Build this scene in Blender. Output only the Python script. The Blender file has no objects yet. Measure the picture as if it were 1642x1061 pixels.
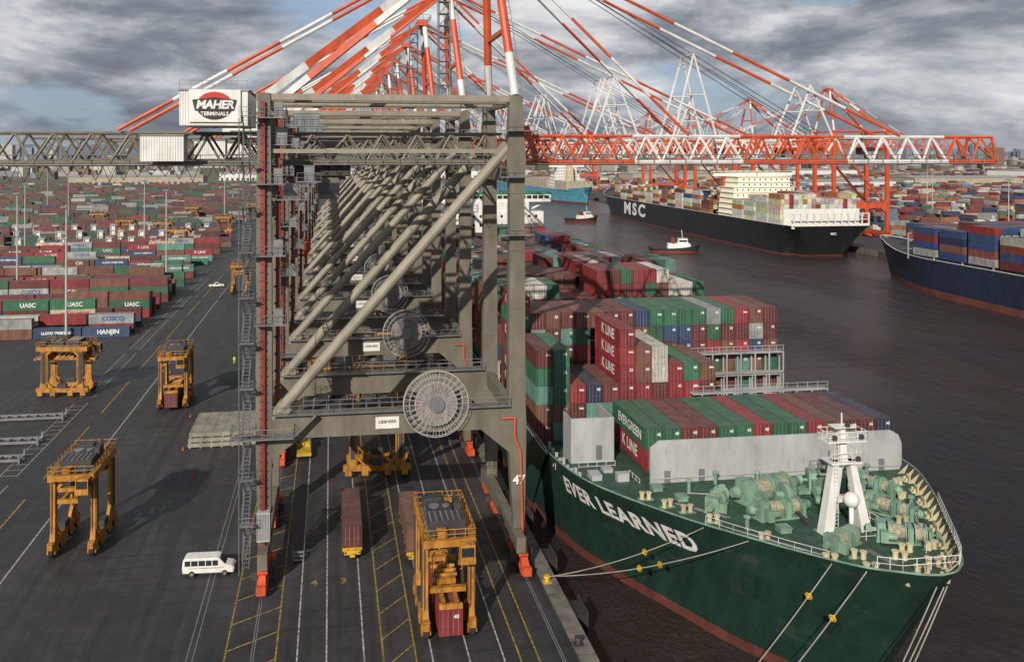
import bpy, bmesh, math, random
from mathutils import Vector, Matrix
random.seed(11)
S=bpy.context.scene
C=S.collection
R=math.radians
# ------------------------------------------------------------------ helpers
class MB:
    def __init__(s): s.v=[];s.f=[];s.m=[];s.c=[];s.col=(1,1,1,1)
    def add(s,vs,fs,m=0):
        o=len(s.v); s.v.extend(tuple(x) for x in vs)
        for f in fs: s.f.append([i+o for i in f]); s.m.append(m); s.c.append(s.col)
    def box(s,x0,x1,y0,y1,z0,z1,m=0):
        s.add([(x0,y0,z0),(x1,y0,z0),(x1,y1,z0),(x0,y1,z0),(x0,y0,z1),(x1,y0,z1),(x1,y1,z1),(x0,y1,z1)],
              [(3,2,1,0),(4,5,6,7),(0,1,5,4),(1,2,6,5),(2,3,7,6),(3,0,4,7)],m)
    def quad(s,a,b,c,d,m=0): s.add([a,b,c,d],[(0,1,2,3)],m)
    def beam(s,p,q,w,h,m=0):
        p=Vector(p);q=Vector(q);d=(q-p).normalized()
        up=Vector((0,0,1)) if abs(d.z)<.95 else Vector((0,1,0))
        a=d.cross(up).normalized()*w/2; b=a.cross(d).normalized()*h/2
        vs=[p-a-b,p+a-b,p+a+b,p-a+b,q-a-b,q+a-b,q+a+b,q-a+b]
        s.add(vs,[(3,2,1,0),(4,5,6,7),(0,1,5,4),(1,2,6,5),(2,3,7,6),(3,0,4,7)],m)
    def tube(s,p,q,r,m=0,n=6,r2=None):
        if r2 is None:r2=r
        p=Vector(p);q=Vector(q);d=(q-p)
        if d.length<1e-6:return
        d.normalize()
        up=Vector((0,0,1)) if abs(d.z)<.9 else Vector((1,0,0))
        a=d.cross(up).normalized();b=a.cross(d)
        vs=[];fs=[]
        for k,(c,rr) in enumerate(((p,r),(q,r2))):
            for i in range(n):
                t=2*math.pi*i/n; vs.append(c+a*math.cos(t)*rr+b*math.sin(t)*rr)
        for i in range(n): j=(i+1)%n; fs.append((i,j,n+j,n+i))
        fs.append(tuple(range(n-1,-1,-1)));fs.append(tuple(range(n,2*n)))
        s.add(vs,fs,m)
    def band(s,p,q,r,L,ms=(0,1),n=8,wh=None):
        p=Vector(p);q=Vector(q);D=(q-p).length;k=max(1,round(D/L))
        for i in range(k):
            a=p.lerp(q,i/k);b=p.lerp(q,(i+1)/k)
            if wh: s.beam(a,b,wh[0],wh[1],ms[i%len(ms)])
            else: s.tube(a,b,r,ms[i%len(ms)],n)
    def loft(s,secs,m=0):
        vs=[]
        for cx,cy,z,wx,wy in secs:
            vs+=[(cx-wx/2,cy-wy/2,z),(cx+wx/2,cy-wy/2,z),(cx+wx/2,cy+wy/2,z),(cx-wx/2,cy+wy/2,z)]
        fs=[(3,2,1,0)];k=len(secs)
        for i in range(k-1):
            for j in range(4):
                a=i*4+j;b=i*4+(j+1)%4;fs.append((a,b,b+4,a+4))
        o=(k-1)*4;fs.append((o,o+1,o+2,o+3));s.add(vs,fs,m)
    def extr(s,prof,axis,a,b,m=0):
        n=len(prof);vs=[]
        for t in (a,b):
            for u,w in prof:
                vs.append((t,u,w) if axis=='x' else (u,t,w) if axis=='y' else (u,w,t))
        fs=[tuple(range(n)),tuple(range(2*n-1,n-1,-1))]
        for i in range(n): j=(i+1)%n; fs.append((i,n+i,n+j,j))
        s.add(vs,fs,m)
    def sphere(s,c,r,m=0,n=10,k=6,sz=1):
        vs=[];fs=[]
        for i in range(k+1):
            ph=math.pi*i/k
            for j in range(n):
                t=2*math.pi*j/n;vs.append((c[0]+r*math.sin(ph)*math.cos(t),c[1]+r*math.sin(ph)*math.sin(t),c[2]+r*sz*math.cos(ph)))
        for i in range(k):
            for j in range(n):
                q=(j+1)%n;fs.append((i*n+j,(i+1)*n+j,(i+1)*n+q,i*n+q))
        s.add(vs,fs,m)
    def ring(s,c,R0,r,axis='y',m=0,n=36,k=5):
        vs=[];fs=[]
        for i in range(n):
            t=2*math.pi*i/n
            for j in range(k):
                p=2*math.pi*j/k;rr=R0+r*math.cos(p);h=r*math.sin(p)
                a,b=rr*math.cos(t),rr*math.sin(t)
                vs.append((c[0]+a,c[1]+h,c[2]+b) if axis=='y' else (c[0]+a,c[1]+b,c[2]+h))
        for i in range(n):
            for j in range(k):
                i2=(i+1)%n;j2=(j+1)%k;fs.append((i*k+j,i*k+j2,i2*k+j2,i2*k+j))
        s.add(vs,fs,m)
    def rail(s,pts,h=1.1,step=2.0,r=.04,m=0):
        for a,b in zip(pts[:-1],pts[1:]):
            a=Vector(a);b=Vector(b);L=(b-a).length;k=max(1,round(L/step))
            up=Vector((0,0,h))
            for i in range(k+1):
                p=a.lerp(b,i/k);s.tube(p,p+up,r,m,4)
            s.tube(a+up,b+up,r,m,4);s.tube(a+up*.5,b+up*.5,r*.8,m,4)
    def mesh(s,name,mats,smooth=False,col=False):
        me=bpy.data.meshes.new(name);me.from_pydata(s.v,[],s.f);
        for m in mats: me.materials.append(m)
        me.polygons.foreach_set('material_index',s.m)
        if smooth: me.polygons.foreach_set('use_smooth',[True]*len(s.f))
        if col:
            at=me.color_attributes.new('Col','FLOAT_COLOR','CORNER');buf=[]
            for f,c in zip(s.f,s.c): buf.extend(list(c)*len(f))
            at.data.foreach_set('color',buf)
        me.update();return me
def obj(name,me,parent=None,loc=(0,0,0),rot=(0,0,0),scale=None):
    o=bpy.data.objects.new(name,me);C.objects.link(o);o.location=loc;o.rotation_euler=rot
    if scale:o.scale=scale
    if parent:o.parent=parent
    return o
def empty(name,loc,rot=(0,0,0)):
    o=bpy.data.objects.new(name,None);C.objects.link(o);o.location=loc;o.rotation_euler=rot;o.empty_display_size=.5;return o
def thing(o,label,cat,group=None):
    o["label"]=label;o["category"]=cat
    if group:o["group"]=group
    return o
def structure(o): o["kind"]="structure";return o
def dup(root,loc,rot=None,parent=None,meshmap=None):
    n=root.copy()
    if meshmap and n.data: n.data=meshmap(n.data)
    C.objects.link(n)
    if parent: n.parent=parent
    else:
        n.location=loc
        if rot is not None:n.rotation_euler=rot
    for ch in list(root.children): dup(ch,None,None,n,meshmap)
    return n
# ------------------------------------------------------------------ materials
def nodes(name):
    m=bpy.data.materials.new(name);m.use_nodes=True;nt=m.node_tree
    return m,nt,nt.nodes['Principled BSDF']
def noise(nt,vec,scale,detail=5,rough=.55,dist=0):
    n=nt.nodes.new('ShaderNodeTexNoise');n.inputs['Scale'].default_value=scale;n.inputs['Detail'].default_value=detail;n.inputs['Roughness'].default_value=rough;n.inputs['Distortion'].default_value=dist
    if vec:nt.links.new(vec,n.inputs['Vector'])
    return n.outputs['Fac']
def mrange(nt,val,a,b,c,d):
    n=nt.nodes.new('ShaderNodeMapRange');n.inputs[1].default_value=a;n.inputs[2].default_value=b;n.inputs[3].default_value=c;n.inputs[4].default_value=d
    nt.links.new(val,n.inputs[0]);return n.outputs[0]
def vmul(nt,col,fac):
    n=nt.nodes.new('ShaderNodeVectorMath');n.operation='SCALE'
    nt.links.new(fac,n.inputs['Scale'])
    if hasattr(col,'links'): nt.links.new(col,n.inputs[0])
    else: n.inputs[0].default_value=col[:3]
    return n.outputs[0]
def mixc(nt,fac,a,b):
    n=nt.nodes.new('ShaderNodeMix');n.data_type='RGBA'
    if hasattr(fac,'links'): nt.links.new(fac,n.inputs[0])
    else:n.inputs[0].default_value=fac
    for s,i in ((a,6),(b,7)):
        if hasattr(s,'links'): nt.links.new(s,n.inputs[i])
        else:n.inputs[i].default_value=(*s[:3],1)
    return n.outputs[2]
def mapping(nt,out,scale):
    n=nt.nodes.new('ShaderNodeMapping');n.inputs['Scale'].default_value=scale;nt.links.new(out,n.inputs['Vector']);return n.outputs[0]
def bump(nt,b,h,strength,dist=.05):
    n=nt.nodes.new('ShaderNodeBump');n.inputs['Strength'].default_value=strength;n.inputs['Distance'].default_value=dist
    nt.links.new(h,n.inputs['Height']);nt.links.new(n.outputs[0],b.inputs['Normal'])
def M(name,col,rough=.6,metal=0,var=.3,scale=.6,bmp=0,rust=0):
    m,nt,b=nodes(name)
    tc=nt.nodes.new('ShaderNodeNewGeometry').outputs['Position']
    f=noise(nt,mapping(nt,tc,(1,1,.35)),scale,6)
    c=vmul(nt,col,mrange(nt,f,.3,.7,1-var,1+var*.5))
    if rust:
        g=noise(nt,mapping(nt,tc,(1,1,.25)),1.7,8,.7)
        c=mixc(nt,mrange(nt,g,.55,.72,0,rust),c,(.09,.042,.022))
    nt.links.new(c,b.inputs['Base Color']);b.inputs['Roughness'].default_value=rough;b.inputs['Metallic'].default_value=metal
    if bmp: bump(nt,b,noise(nt,tc,scale*12,3),bmp)
    return m
taupe=M('taupe_paint',(.135,.122,.096),.55,rust=.45)
taupe_l=M('light_taupe_paint',(.23,.21,.165),.5,var=.25,rust=.3)
orange=M('signal_orange_paint',(.5,.075,.025),.5,rust=.35)
white=M('white_paint',(.6,.6,.59),.5,var=.25,rust=.25)
yellowo=M('carrier_amber_paint',(.4,.175,.022),.55,var=.5,scale=1.2,rust=.9)
dgrey=M('dark_grey_machinery',(.04,.04,.042),.6)
galv=M('galvanised_steel',(.22,.23,.24),.45,.4)
reelm=M('reel_steel',(.38,.38,.37),.5,var=.2)
tyre=M('tyre_rubber',(.02,.02,.02),.85)
glass=M('dark_window_glass',(.02,.025,.03),.1,var=.1)
redp=M('red_paint',(.24,.025,.02),.5,var=.5,rust=.6)
concrete=M('concrete',(.14,.13,.115),.85,var=.5,bmp=.3,rust=.35)
lgrey=M('light_grey_ship_paint',(.35,.365,.37),.5,var=.28,scale=.3,rust=.35)
cream=M('cream_paint',(.48,.43,.28),.5,rust=.5)
palegreen=M('pale_green_machinery',(.17,.28,.21),.55,var=.45,rust=.6)
deckgreen=M('deck_green',(.022,.075,.045),.6,var=.6,scale=.8,rust=.8)
black=M('black_paint',(.015,.015,.016),.5)
yellow=M('yellow_paint',(.5,.32,.02),.6,var=.4,rust=.3)
rope=M('rope',(.28,.27,.23),.9)
wpaint=M('white_road_paint',(.36,.36,.35),.8,var=.8,scale=2)
ypaint=M('yellow_road_paint',(.3,.2,.03),.8,var=.8,scale=2)
lwhite=M('letter_white',(.66,.66,.65),.6,var=.3,scale=1.5)
lred=M('letter_red',(.45,.02,.02),.6,var=.1)
lblue=M('letter_blue',(.02,.06,.25),.6,var=.1)
lblack=M('letter_black',(.015,.015,.015),.6,var=.1)
white2=M('house_white_cladding',(.64,.64,.62),.5,var=.18,rust=.25)
roofg=M('grey_roofing',(.28,.28,.28),.8)
tan=M('tan_wall',(.35,.3,.23),.8)
hatch=M('hatch_cover_paint',(.24,.23,.19),.7,var=.4,rust=.7)
hivis=M('hi_vis_vest',(.5,.6,.03),.8)
def hullmat(name,top,boot,zb,scuff=(.07,.09,.08)):
    m,nt,b=nodes(name);g=nt.nodes.new('ShaderNodeNewGeometry').outputs['Position']
    sx=nt.nodes.new('ShaderNodeSeparateXYZ');nt.links.new(g,sx.inputs[0])
    gt=nt.nodes.new('ShaderNodeMath');gt.operation='GREATER_THAN';gt.inputs[1].default_value=zb;nt.links.new(sx.outputs[2],gt.inputs[0])
    c=mixc(nt,gt.outputs[0],boot,top)
    f=noise(nt,mapping(nt,g,(1,.35,.15)),.9,8,.65);c=vmul(nt,c,mrange(nt,f,.3,.7,.55,1.2))
    r=noise(nt,mapping(nt,g,(1,1,.12)),2.3,8,.7);c=mixc(nt,mrange(nt,r,.57,.75,0,.6),c,(.07,.04,.025))
    s2=noise(nt,mapping(nt,g,(.25,.25,.5)),.8,8,.7);c=mixc(nt,mrange(nt,s2,.56,.75,0,.5),c,scuff)
    nt.links.new(c,b.inputs['Base Color']);b.inputs['Roughness'].default_value=.5
    bump(nt,b,noise(nt,mapping(nt,g,(1,.6,.6)),.5,3),.12,.1)
    return m
hullgreen=hullmat('green_hull',(.010,.036,.025),(.13,.04,.033),-1.7)
hullblack=hullmat('black_hull',(.012,.013,.016),(.12,.03,.025),-2.2,(.03,.03,.032))
hullblue=hullmat('navy_hull',(.012,.02,.045),(.14,.045,.035),-.6,(.04,.05,.07))
hullsky=hullmat('sky_blue_hull',(.08,.27,.38),(.15,.04,.03),-1.5,(.15,.25,.3))
hullred=hullmat('tug_hull',(.03,.03,.03),(.2,.03,.02),-2)
def paint(name,stuff):
    m,nt,b=nodes(name)
    pos=nt.nodes.new('ShaderNodeNewGeometry').outputs['Position']
    if stuff:
        a=nt.nodes.new('ShaderNodeAttribute');a.attribute_name='Col';col=a.outputs['Color']
    else:
        a=nt.nodes.new('ShaderNodeObjectInfo');col=a.outputs['Color']
    f=noise(nt,mapping(nt,pos,(1,1,.5)),.7,6);c=vmul(nt,col,mrange(nt,f,.3,.7,.55,1.12))
    g=noise(nt,mapping(nt,pos,(1,1,.3)),2.1,8,.7);c=mixc(nt,mrange(nt,g,.52,.75,.04,.62),c,(.1,.06,.042))
    nz=nt.nodes.new('ShaderNodeSeparateXYZ');nt.links.new(nt.nodes.new('ShaderNodeNewGeometry').outputs['Normal'],nz.inputs[0])
    up=mrange(nt,nz.outputs[2],.7,.95,0,1)
    dn=mrange(nt,noise(nt,pos,.5,7,.65),.35,.65,.12,.5)
    mm=nt.nodes.new('ShaderNodeMath');mm.operation='MULTIPLY';nt.links.new(up,mm.inputs[0]);nt.links.new(dn,mm.inputs[1])
    c=mixc(nt,mm.outputs[0],c,(.12,.115,.105))
    nt.links.new(c,b.inputs['Base Color']);b.inputs['Roughness'].default_value=.55
    return m
cpaint=paint('container_paint',False);spaint=paint('far_container_paint',True)
def asphalt():
    m,nt,b=nodes('asphalt');g=nt.nodes.new('ShaderNodeNewGeometry').outputs['Position']
    f1=noise(nt,g,.035,6,.6);f2=noise(nt,mapping(nt,g,(.9,.03,1)),1,6,.62);f3=noise(nt,g,6,4);f4=noise(nt,g,.4,7,.65)
    a=mrange(nt,f1,.3,.7,.55,1.5);c=mrange(nt,f2,.3,.7,.6,1.4);d=mrange(nt,f3,.2,.8,.8,1.2)
    def mul(x,y):
        n=nt.nodes.new('ShaderNodeMath');n.operation='MULTIPLY';nt.links.new(x,n.inputs[0]);nt.links.new(y,n.inputs[1]);return n.outputs[0]
    k=mul(mul(mul(a,c),d),mrange(nt,f4,.35,.6,.75,1.15))
    col=vmul(nt,(.031,.031,.034),k)
    wv=nt.nodes.new('ShaderNodeTexWave');wv.wave_type='RINGS';wv.inputs['Scale'].default_value=.09;wv.inputs['Distortion'].default_value=9;wv.inputs['Detail'].default_value=2;wv.inputs['Detail Scale'].default_value=.25
    nt.links.new(g,wv.inputs['Vector'])
    tm_=mul(mrange(nt,wv.outputs['Fac'],.93,1,0,1),mrange(nt,noise(nt,g,.05,3),.45,.6,0,.55))
    col=mixc(nt,tm_,col,(.010,.010,.010))
    # oil spots
    col=mixc(nt,mrange(nt,noise(nt,g,.9,3,.5),.66,.72,0,.6),col,(.012,.011,.01))
    sx=nt.nodes.new('ShaderNodeSeparateXYZ');nt.links.new(g,sx.inputs[0])
    far=mrange(nt,sx.outputs[1],900,1800,0,1)
    fc=vmul(nt,(.12,.1,.08),mrange(nt,noise(nt,g,.006,8,.7),.3,.7,.4,1.5))
    br=nt.nodes.new('ShaderNodeTexBrick');br.inputs['Scale'].default_value=1;br.inputs['Brick Width'].default_value=9;br.inputs['Row Height'].default_value=14
    br.inputs['Mortar Size'].default_value=.03;br.inputs['Color1'].default_value=(1,1,1,1);br.inputs['Color2'].default_value=(.84,.84,.84,1);br.inputs['Mortar'].default_value=(.6,.6,.6,1)
    nt.links.new(g,br.inputs['Vector'])
    mm=nt.nodes.new('ShaderNodeVectorMath');mm.operation='MULTIPLY';nt.links.new(col,mm.inputs[0]);nt.links.new(br.outputs['Color'],mm.inputs[1])
    nt.links.new(mixc(nt,far,mm.outputs[0],fc),b.inputs['Base Color'])
    nt.links.new(mrange(nt,f1,.3,.7,.5,.85),b.inputs['Roughness'])
    bump(nt,b,f3,.25,.02);return m
asph=asphalt()
def watermat():
    m,nt,b=nodes('river_water');g=nt.nodes.new('ShaderNodeNewGeometry').outputs['Position']
    f=noise(nt,g,.012,5,.6)
    nt.links.new(mixc(nt,mrange(nt,f,.35,.65,0,1),(.018,.018,.020),(.034,.029,.025)),b.inputs['Base Color'])
    nt.links.new(mrange(nt,noise(nt,mapping(nt,g,(1,.35,1)),.02,5),.4,.6,.08,.24),b.inputs['Roughness'])
    w1=noise(nt,mapping(nt,g,(.9,.55,1)),.6,8,.68);w2=noise(nt,mapping(nt,g,(1,.6,1)),.1,3)
    k=nt.nodes.new('ShaderNodeMath');k.operation='MULTIPLY_ADD';k.inputs[1].default_value=1.8;nt.links.new(w2,k.inputs[0]);nt.links.new(w1,k.inputs[2])
    bump(nt,b,k.outputs[0],1,1.3);return m
water=watermat()
# ------------------------------------------------------------------ text
TC={}
def tmesh(s,size,mat,bold=0.0,sp=1.0,shear=0):
    k=(s,size,mat.name,bold)
    if k in TC:return TC[k]
    cu=bpy.data.curves.new('t','FONT');cu.body=s;cu.size=size;cu.align_x='CENTER';cu.align_y='CENTER';cu.offset=bold;cu.space_character=sp;cu.shear=shear
    cu.resolution_u=3
    ob=bpy.data.objects.new('t',cu);C.objects.link(ob)
    dg=bpy.context.evaluated_depsgraph_get();me=bpy.data.meshes.new_from_object(ob.evaluated_get(dg))
    bpy.data.objects.remove(ob);me.materials.clear();me.materials.append(mat);TC[k]=me;return me
FRONT=(R(90),0,0);SIDE=(R(90),0,R(-90))
# ------------------------------------------------------------------ world, sun, camera
SAZ=R(208);SEL=R(27)
w=bpy.data.worlds.new('World');S.world=w;w.use_nodes=True;nt=w.node_tree
bg=nt.nodes['Background'];bg.inputs['Strength'].default_value=.08
sky=nt.nodes.new('ShaderNodeTexSky');sky.sky_type='NISHITA';sky.sun_disc=False;sky.sun_elevation=SEL;sky.sun_rotation=SAZ
tcn=nt.nodes.new('ShaderNodeTexCoord');sx=nt.nodes.new('ShaderNodeSeparateXYZ');nt.links.new(tcn.outputs['Generated'],sx.inputs[0])
gv=mapping(nt,tcn.outputs['Generated'],(1,1,3.3))
big=noise(nt,gv,2.1,4,.5,.2)
puff=noise(nt,gv,4.6,14,.6,.25)
fine=noise(nt,mapping(nt,tcn.outputs['Generated'],(1,1,2.4)),13,10,.6,.2)
def mth(op,a,b):
    n=nt.nodes.new('ShaderNodeMath');n.operation=op
    for i,q in enumerate((a,b)):
        if hasattr(q,'links'):nt.links.new(q,n.inputs[i])
        else:n.inputs[i].default_value=q
    return n.outputs[0]
dens=mth('ADD',mth('MULTIPLY',puff,.62),mth('ADD',mth('MULTIPLY',big,.26),mth('MULTIPLY',fine,.12)))
rp=nt.nodes.new('ShaderNodeValToRGB');nt.links.new(dens,rp.inputs[0])
e=rp.color_ramp.elements;e[0].position=.40;e[0].color=(1.9,2.1,2.5,1);e[1].position=.62;e[1].color=(10.4,10.4,10.4,1)
k=e.new(.47);k.color=(3.0,3.3,3.8,1);k=e.new(.515);k.color=(5.0,5.3,5.8,1);k=e.new(.56);k.color=(7.6,7.8,8.1,1)
hz=mrange(nt,sx.outputs[2],0,.03,.75,0)
cl=mixc(nt,hz,rp.outputs[0],(5.6,5.9,6.4))
gap=noise(nt,mapping(nt,tcn.outputs['Generated'],(1,1,3)),3.1,10,.55,.2)
cov=mrange(nt,gap,.57,.64,0,.85)
blue=mixc(nt,.6,sky.outputs[0],(3.6,5.2,7.8))
nt.links.new(mixc(nt,cov,cl,blue),bg.inputs['Color'])
sd=bpy.data.lights.new('sun','SUN');sd.energy=5.0;sd.angle=R(.5);sd.color=(1,.91,.78)
so=bpy.data.objects.new('sun',sd);C.objects.link(so)
sv=Vector((math.sin(SAZ)*math.cos(SEL),math.cos(SAZ)*math.cos(SEL),math.sin(SEL)))
so.rotation_euler=(-sv).to_track_quat('-Z','Y').to_euler();so.location=(-60,-60,120)
cd=bpy.data.cameras.new('camera');cd.sensor_width=36;cd.lens=30.7;cd.shift_x=.0493;cd.shift_y=-.1739;cd.clip_end=30000;cd.clip_start=.5
co=bpy.data.objects.new('camera',cd);C.objects.link(co);co.location=(0,0,50);co.rotation_euler=(R(90),0,R(-8.53));S.camera=co
S.view_settings.view_transform='Standard';S.view_settings.look='None';S.view_settings.exposure=0
# ------------------------------------------------------------------ setting
b=MB();QX=25.8
def landpoly(pts,z=0,zb=-9):
    n=len(pts);b.add([(x,y,z) for x,y in pts],[tuple(range(n))],0)
    for i in range(n):
        p=pts[i];q=pts[(i+1)%n];b.add([(p[0],p[1],z),(q[0],q[1],z),(q[0],q[1],zb),(p[0],p[1],zb)],[(3,2,1,0)],1)
landpoly([(-9000,-300),(QX,-300),(QX,1700),(QX,14000),(-9000,14000)])
landpoly([(255,60),(9000,60),(9000,14000),(QX+.01,14000),(QX+.01,1700),(150,1650),(310,1300),(284,780),(277,410),(255,350)])
structure(obj('ground',b.mesh('ground',[asph,concrete])))
b=MB();b.quad((-9500,-400,-3),(9500,-400,-3),(9500,14500,-3),(-9500,14500,-3));structure(obj('water',b.mesh('water',[water])))
b=MB();b.box(24.3,QX+.35,-60,1600,-1.2,.14,0)
for y in range(-60,1600,12): b.box(24.25,QX+.4,y,y+.08,-1.25,.145,1)
structure(obj('quay_edge_kerb',b.mesh('quay_edge_kerb',[concrete,dgrey])))
bw=MB();by=MB();Zm=.004
def stripe(b,x,y0,y1,wd=.16): b.quad((x-wd/2,y0,Zm),(x+wd/2,y0,Zm),(x+wd/2,y1,Zm),(x-wd/2,y1,Zm))
def diag(b,x0,y0,x1,y1,wd=.14): b.quad((x0,y0,Zm),(x0,y0+wd*1.6,Zm),(x1,y1+wd*1.6,Zm),(x1,y1,Zm))
for x in (-3.3,-.4,3.3,10.0,13.6,17.0): stripe(bw,x,40,430)
for x in (-10.4,-5.4,5.2,8.4,18.6,20.4): stripe(by,x,40,430)
y=60
while y<300:
    diag(by,-10.4,y,-5.5,y+3);diag(by,5.3,y,8.3,y+3.5);y+=5
stripe(bw,-38,30,420,.2)
y=40
while y<420: stripe(by,-43.6,y,y+26,.25);y+=34
y=100
while y<330:
    stripe(bw,-48,y,y+40,.12);stripe(bw,-50.6,y,y+40,.12)
    for t in range(16): bw.quad((-50.6,y+t*2.5,Zm*2),(-48,y+t*2.5,Zm*2),(-48,y+t*2.5+.15,Zm*2),(-50.6,y+t*2.5+.15,Zm*2))
    y+=44
for s_,x,yy in (('4',-1.9,103),('3',1.5,103),('2',11.8,76),('4',-1.9,160),('3',1.5,160)):
    o=obj('lane_number_marking',tmesh(s_,1.8,ypaint,.03),None,(x,yy,.01));structure(o)
structure(obj('lane_marking_white',bw.mesh('wm',[wpaint])));structure(obj('lane_marking_yellow',by.mesh('ym',[ypaint])))
b=MB()
for x in (-7.7,22.8):
    for dx in (-.12,.12): b.box(x+dx-.05,x+dx+.05,-20,700,.0,.02,0)
for x in (-14.1,-13.5): b.box(x-.05,x+.05,-20,500,.0,.012,0)
structure(obj('crane_rails',b.mesh('rails',[galv])))
b=MB()
def ridge(x0,x1,y,h,seed,m=0,n=160):
    rr=random.Random(seed);ph=[rr.uniform(0,6) for _ in range(8)];vs=[];fs=[]
    for i in range(n+1):
        t=i/n;x=x0+(x1-x0)*t
        z=h*(.62+.2*math.sin(3*t*3+ph[0])+.12*math.sin(9*t*3+ph[1])+.05*math.sin(31*t*3+ph[2])+.03*rr.random())
        vs+=[(x,y,-2),(x,y+200,max(z,5)),(x,y+1500,-2)]
    for i in range(n):
        a=i*3;fs+=[(a,a+3,a+4,a+1),(a+1,a+4,a+5,a+2)]
    b.add(vs,fs,m)
ridge(-9000,-500,8500,165,3,0);ridge(-2000,3000,9500,85,5,0);ridge(500,9000,9000,110,8,0)
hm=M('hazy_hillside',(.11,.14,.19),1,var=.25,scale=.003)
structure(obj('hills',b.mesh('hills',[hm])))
# ------------------------------------------------------------------ containers
MAR=(.13,.026,.028);RED=(.26,.022,.03);BRN=(.17,.068,.045);GRN=(.022,.135,.07);TEAL=(.1,.25,.21);BLU=(.022,.055,.14);NAV=(.015,.024,.06);GRY=(.31,.33,.34);WHT=(.56,.55,.5);ORG=(.36,.13,.045);CRM=(.52,.46,.31);LBL=(.12,.22,.32)
CN={MAR:'dark maroon',RED:'bright red',BRN:'rusty brown',GRN:'green',TEAL:'pale teal',BLU:'blue',NAV:'dark navy',GRY:'light grey',WHT:'white',ORG:'orange',CRM:'cream',LBL:'light blue'}
PAL=[MAR]*6+[RED]*3+[BRN]*6+[GRN]*4+[TEAL]+[BLU]*2+[GRY]+[WHT]
CH=2.66;CW=2.44
def cmesh(L):
    b=MB();h=L/2;w=CW/2
    for x in (-w,w):
        sgn=1 if x>0 else -1
        for y0 in (-h,h-.16): b.box(min(x,x-sgn*.16),max(x,x-sgn*.16),y0,y0+.16,0,CH)
        b.box(min(x,x-sgn*.12),max(x,x-sgn*.12),-h+.16,h-.16,0,.15);b.box(min(x,x-sgn*.1),max(x,x-sgn*.1),-h+.16,h-.16,CH-.1,CH-.005)
        vs=[];y=-h+.16;pts=[]
        while y<h-.16:
            for dy,dep in ((0,.02),(.07,.02),(.14,.06),(.21,.06)): pts.append((min(y+dy*2,h-.16),dep))
            y+=.56
        for yy,dep in pts: vs+=[(x-sgn*dep,yy,.15),(x-sgn*dep,yy,CH-.1)]
        fs=[(2*i,2*i+2,2*i+3,2*i+1) if sgn>0 else (2*i+1,2*i+3,2*i+2,2*i) for i in range(len(pts)-1)];b.add(vs,fs)
    vs=[];pts=[];y=-h+.05
    while y<h-.05:
        for dy,dep in ((0,.0),(.25,.0),(.32,.035),(.5,.035)): pts.append((min(y+dy,h-.05),dep))
        y+=.57
    for yy,dep in pts: vs+=[(-w+.1,yy,CH-.02-dep),(w-.1,yy,CH-.02-dep)]
    b.add(vs,[(2*i,2*i+1,2*i+3,2*i+2) for i in range(len(pts)-1)])
    b.box(-w+.1,w-.1,-h+.01,-h+.12,CH-.13,CH-.01);b.box(-w+.1,w-.1,h-.12,h-.01,CH-.13,CH-.01)
    b.box(-w+.16,w-.16,-h+.01,-h+.1,0.01,.14);b.box(-w+.16,w-.16,h-.1,h-.01,.01,.14)
    b.quad((-w+.1,-h+.1,.1),(w-.1,-h+.1,.1),(w-.1,-h+.1,CH-.1),(-w+.1,-h+.1,CH-.1))
    n=9
    for i in range(n):
        x0=-w+.16+i*(CW-.32)/n;b.box(x0,x0+.13,h-.08,h-.04,.14,CH-.12)
    b.quad((-w+.1,h-.08,.1),(w-.1,h-.08,.1),(w-.1,h-.08,CH-.1),(-w+.1,h-.08,CH-.1))
    b.quad((-w+.1,-h+.1,.05),(-w+.1,h-.1,.05),(w-.1,h-.1,.05),(w-.1,-h+.1,.05))
    return b.mesh('container_body',[cpaint])
CM={12.2:cmesh(12.2),6.06:cmesh(6.06),13.7:cmesh(13.7)}
b=MB();b.box(-.5,.5,-.03,.03,.16,CH-.15,0)
for x in (-.28,.22): b.tube((x,-.06,.08),(x,-.06,CH-.08),.035,1,5);b.box(x-.09,x+.09,-.075,-.03,1.0,1.06,1)
for z in (.5,1.3,2.1): b.box(-.5,.5,-.045,-.03,z,z+.05,0)
DOOR=b.mesh('container_door',[cpaint,galv])
CL=[]
def addc(x,y,z,col,alongx=False,L=12.2,text=None,tcol=None,grp='containers stacked on the container ship',vis=True,force=False,where='stacked on the ship deck'):
    CL.append(dict(x=x,y=y,z=z,col=col,ax=alongx,L=L,t=text,tc=tcol,g=grp,vis=vis,force=force,w=where))
XS=29.7;CP=2.52
bays=[(124.3,12.2),(138.8,12.2),(153.4,12.2),(168,12.2),(182.6,12.2),(197.2,12.2),(211.8,12.2),(226.4,12.2),(241,12.2),(255.6,12.2),(270.2,12.2)]
H=[[5,5,3,3,3,6,5,5,4,4,4,0,0,0,0,0,0,0],[6]*18,[4,4,4,4,4,4,5,5,5,4,4,4,4,4,4,4,4,4]]
rg=random.Random(4)
for i in range(3,11):
    base=6 if i!=5 else 5;row=[];cur=base
    for c in range(18):
        if c%3==0: cur=base+rg.choice([-1,0,0,1]) if i!=4 else rg.choice([6,7,6])
        row.append(cur)
    H.append(row)
H[1][0]=7
B0=7.9
fixed={1:[RED,MAR,BRN,MAR,BRN,BRN,MAR,MAR,BLU,GRN,GRN,GRN,GRN,GRY,GRN,RED,BRN,MAR]}
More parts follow.
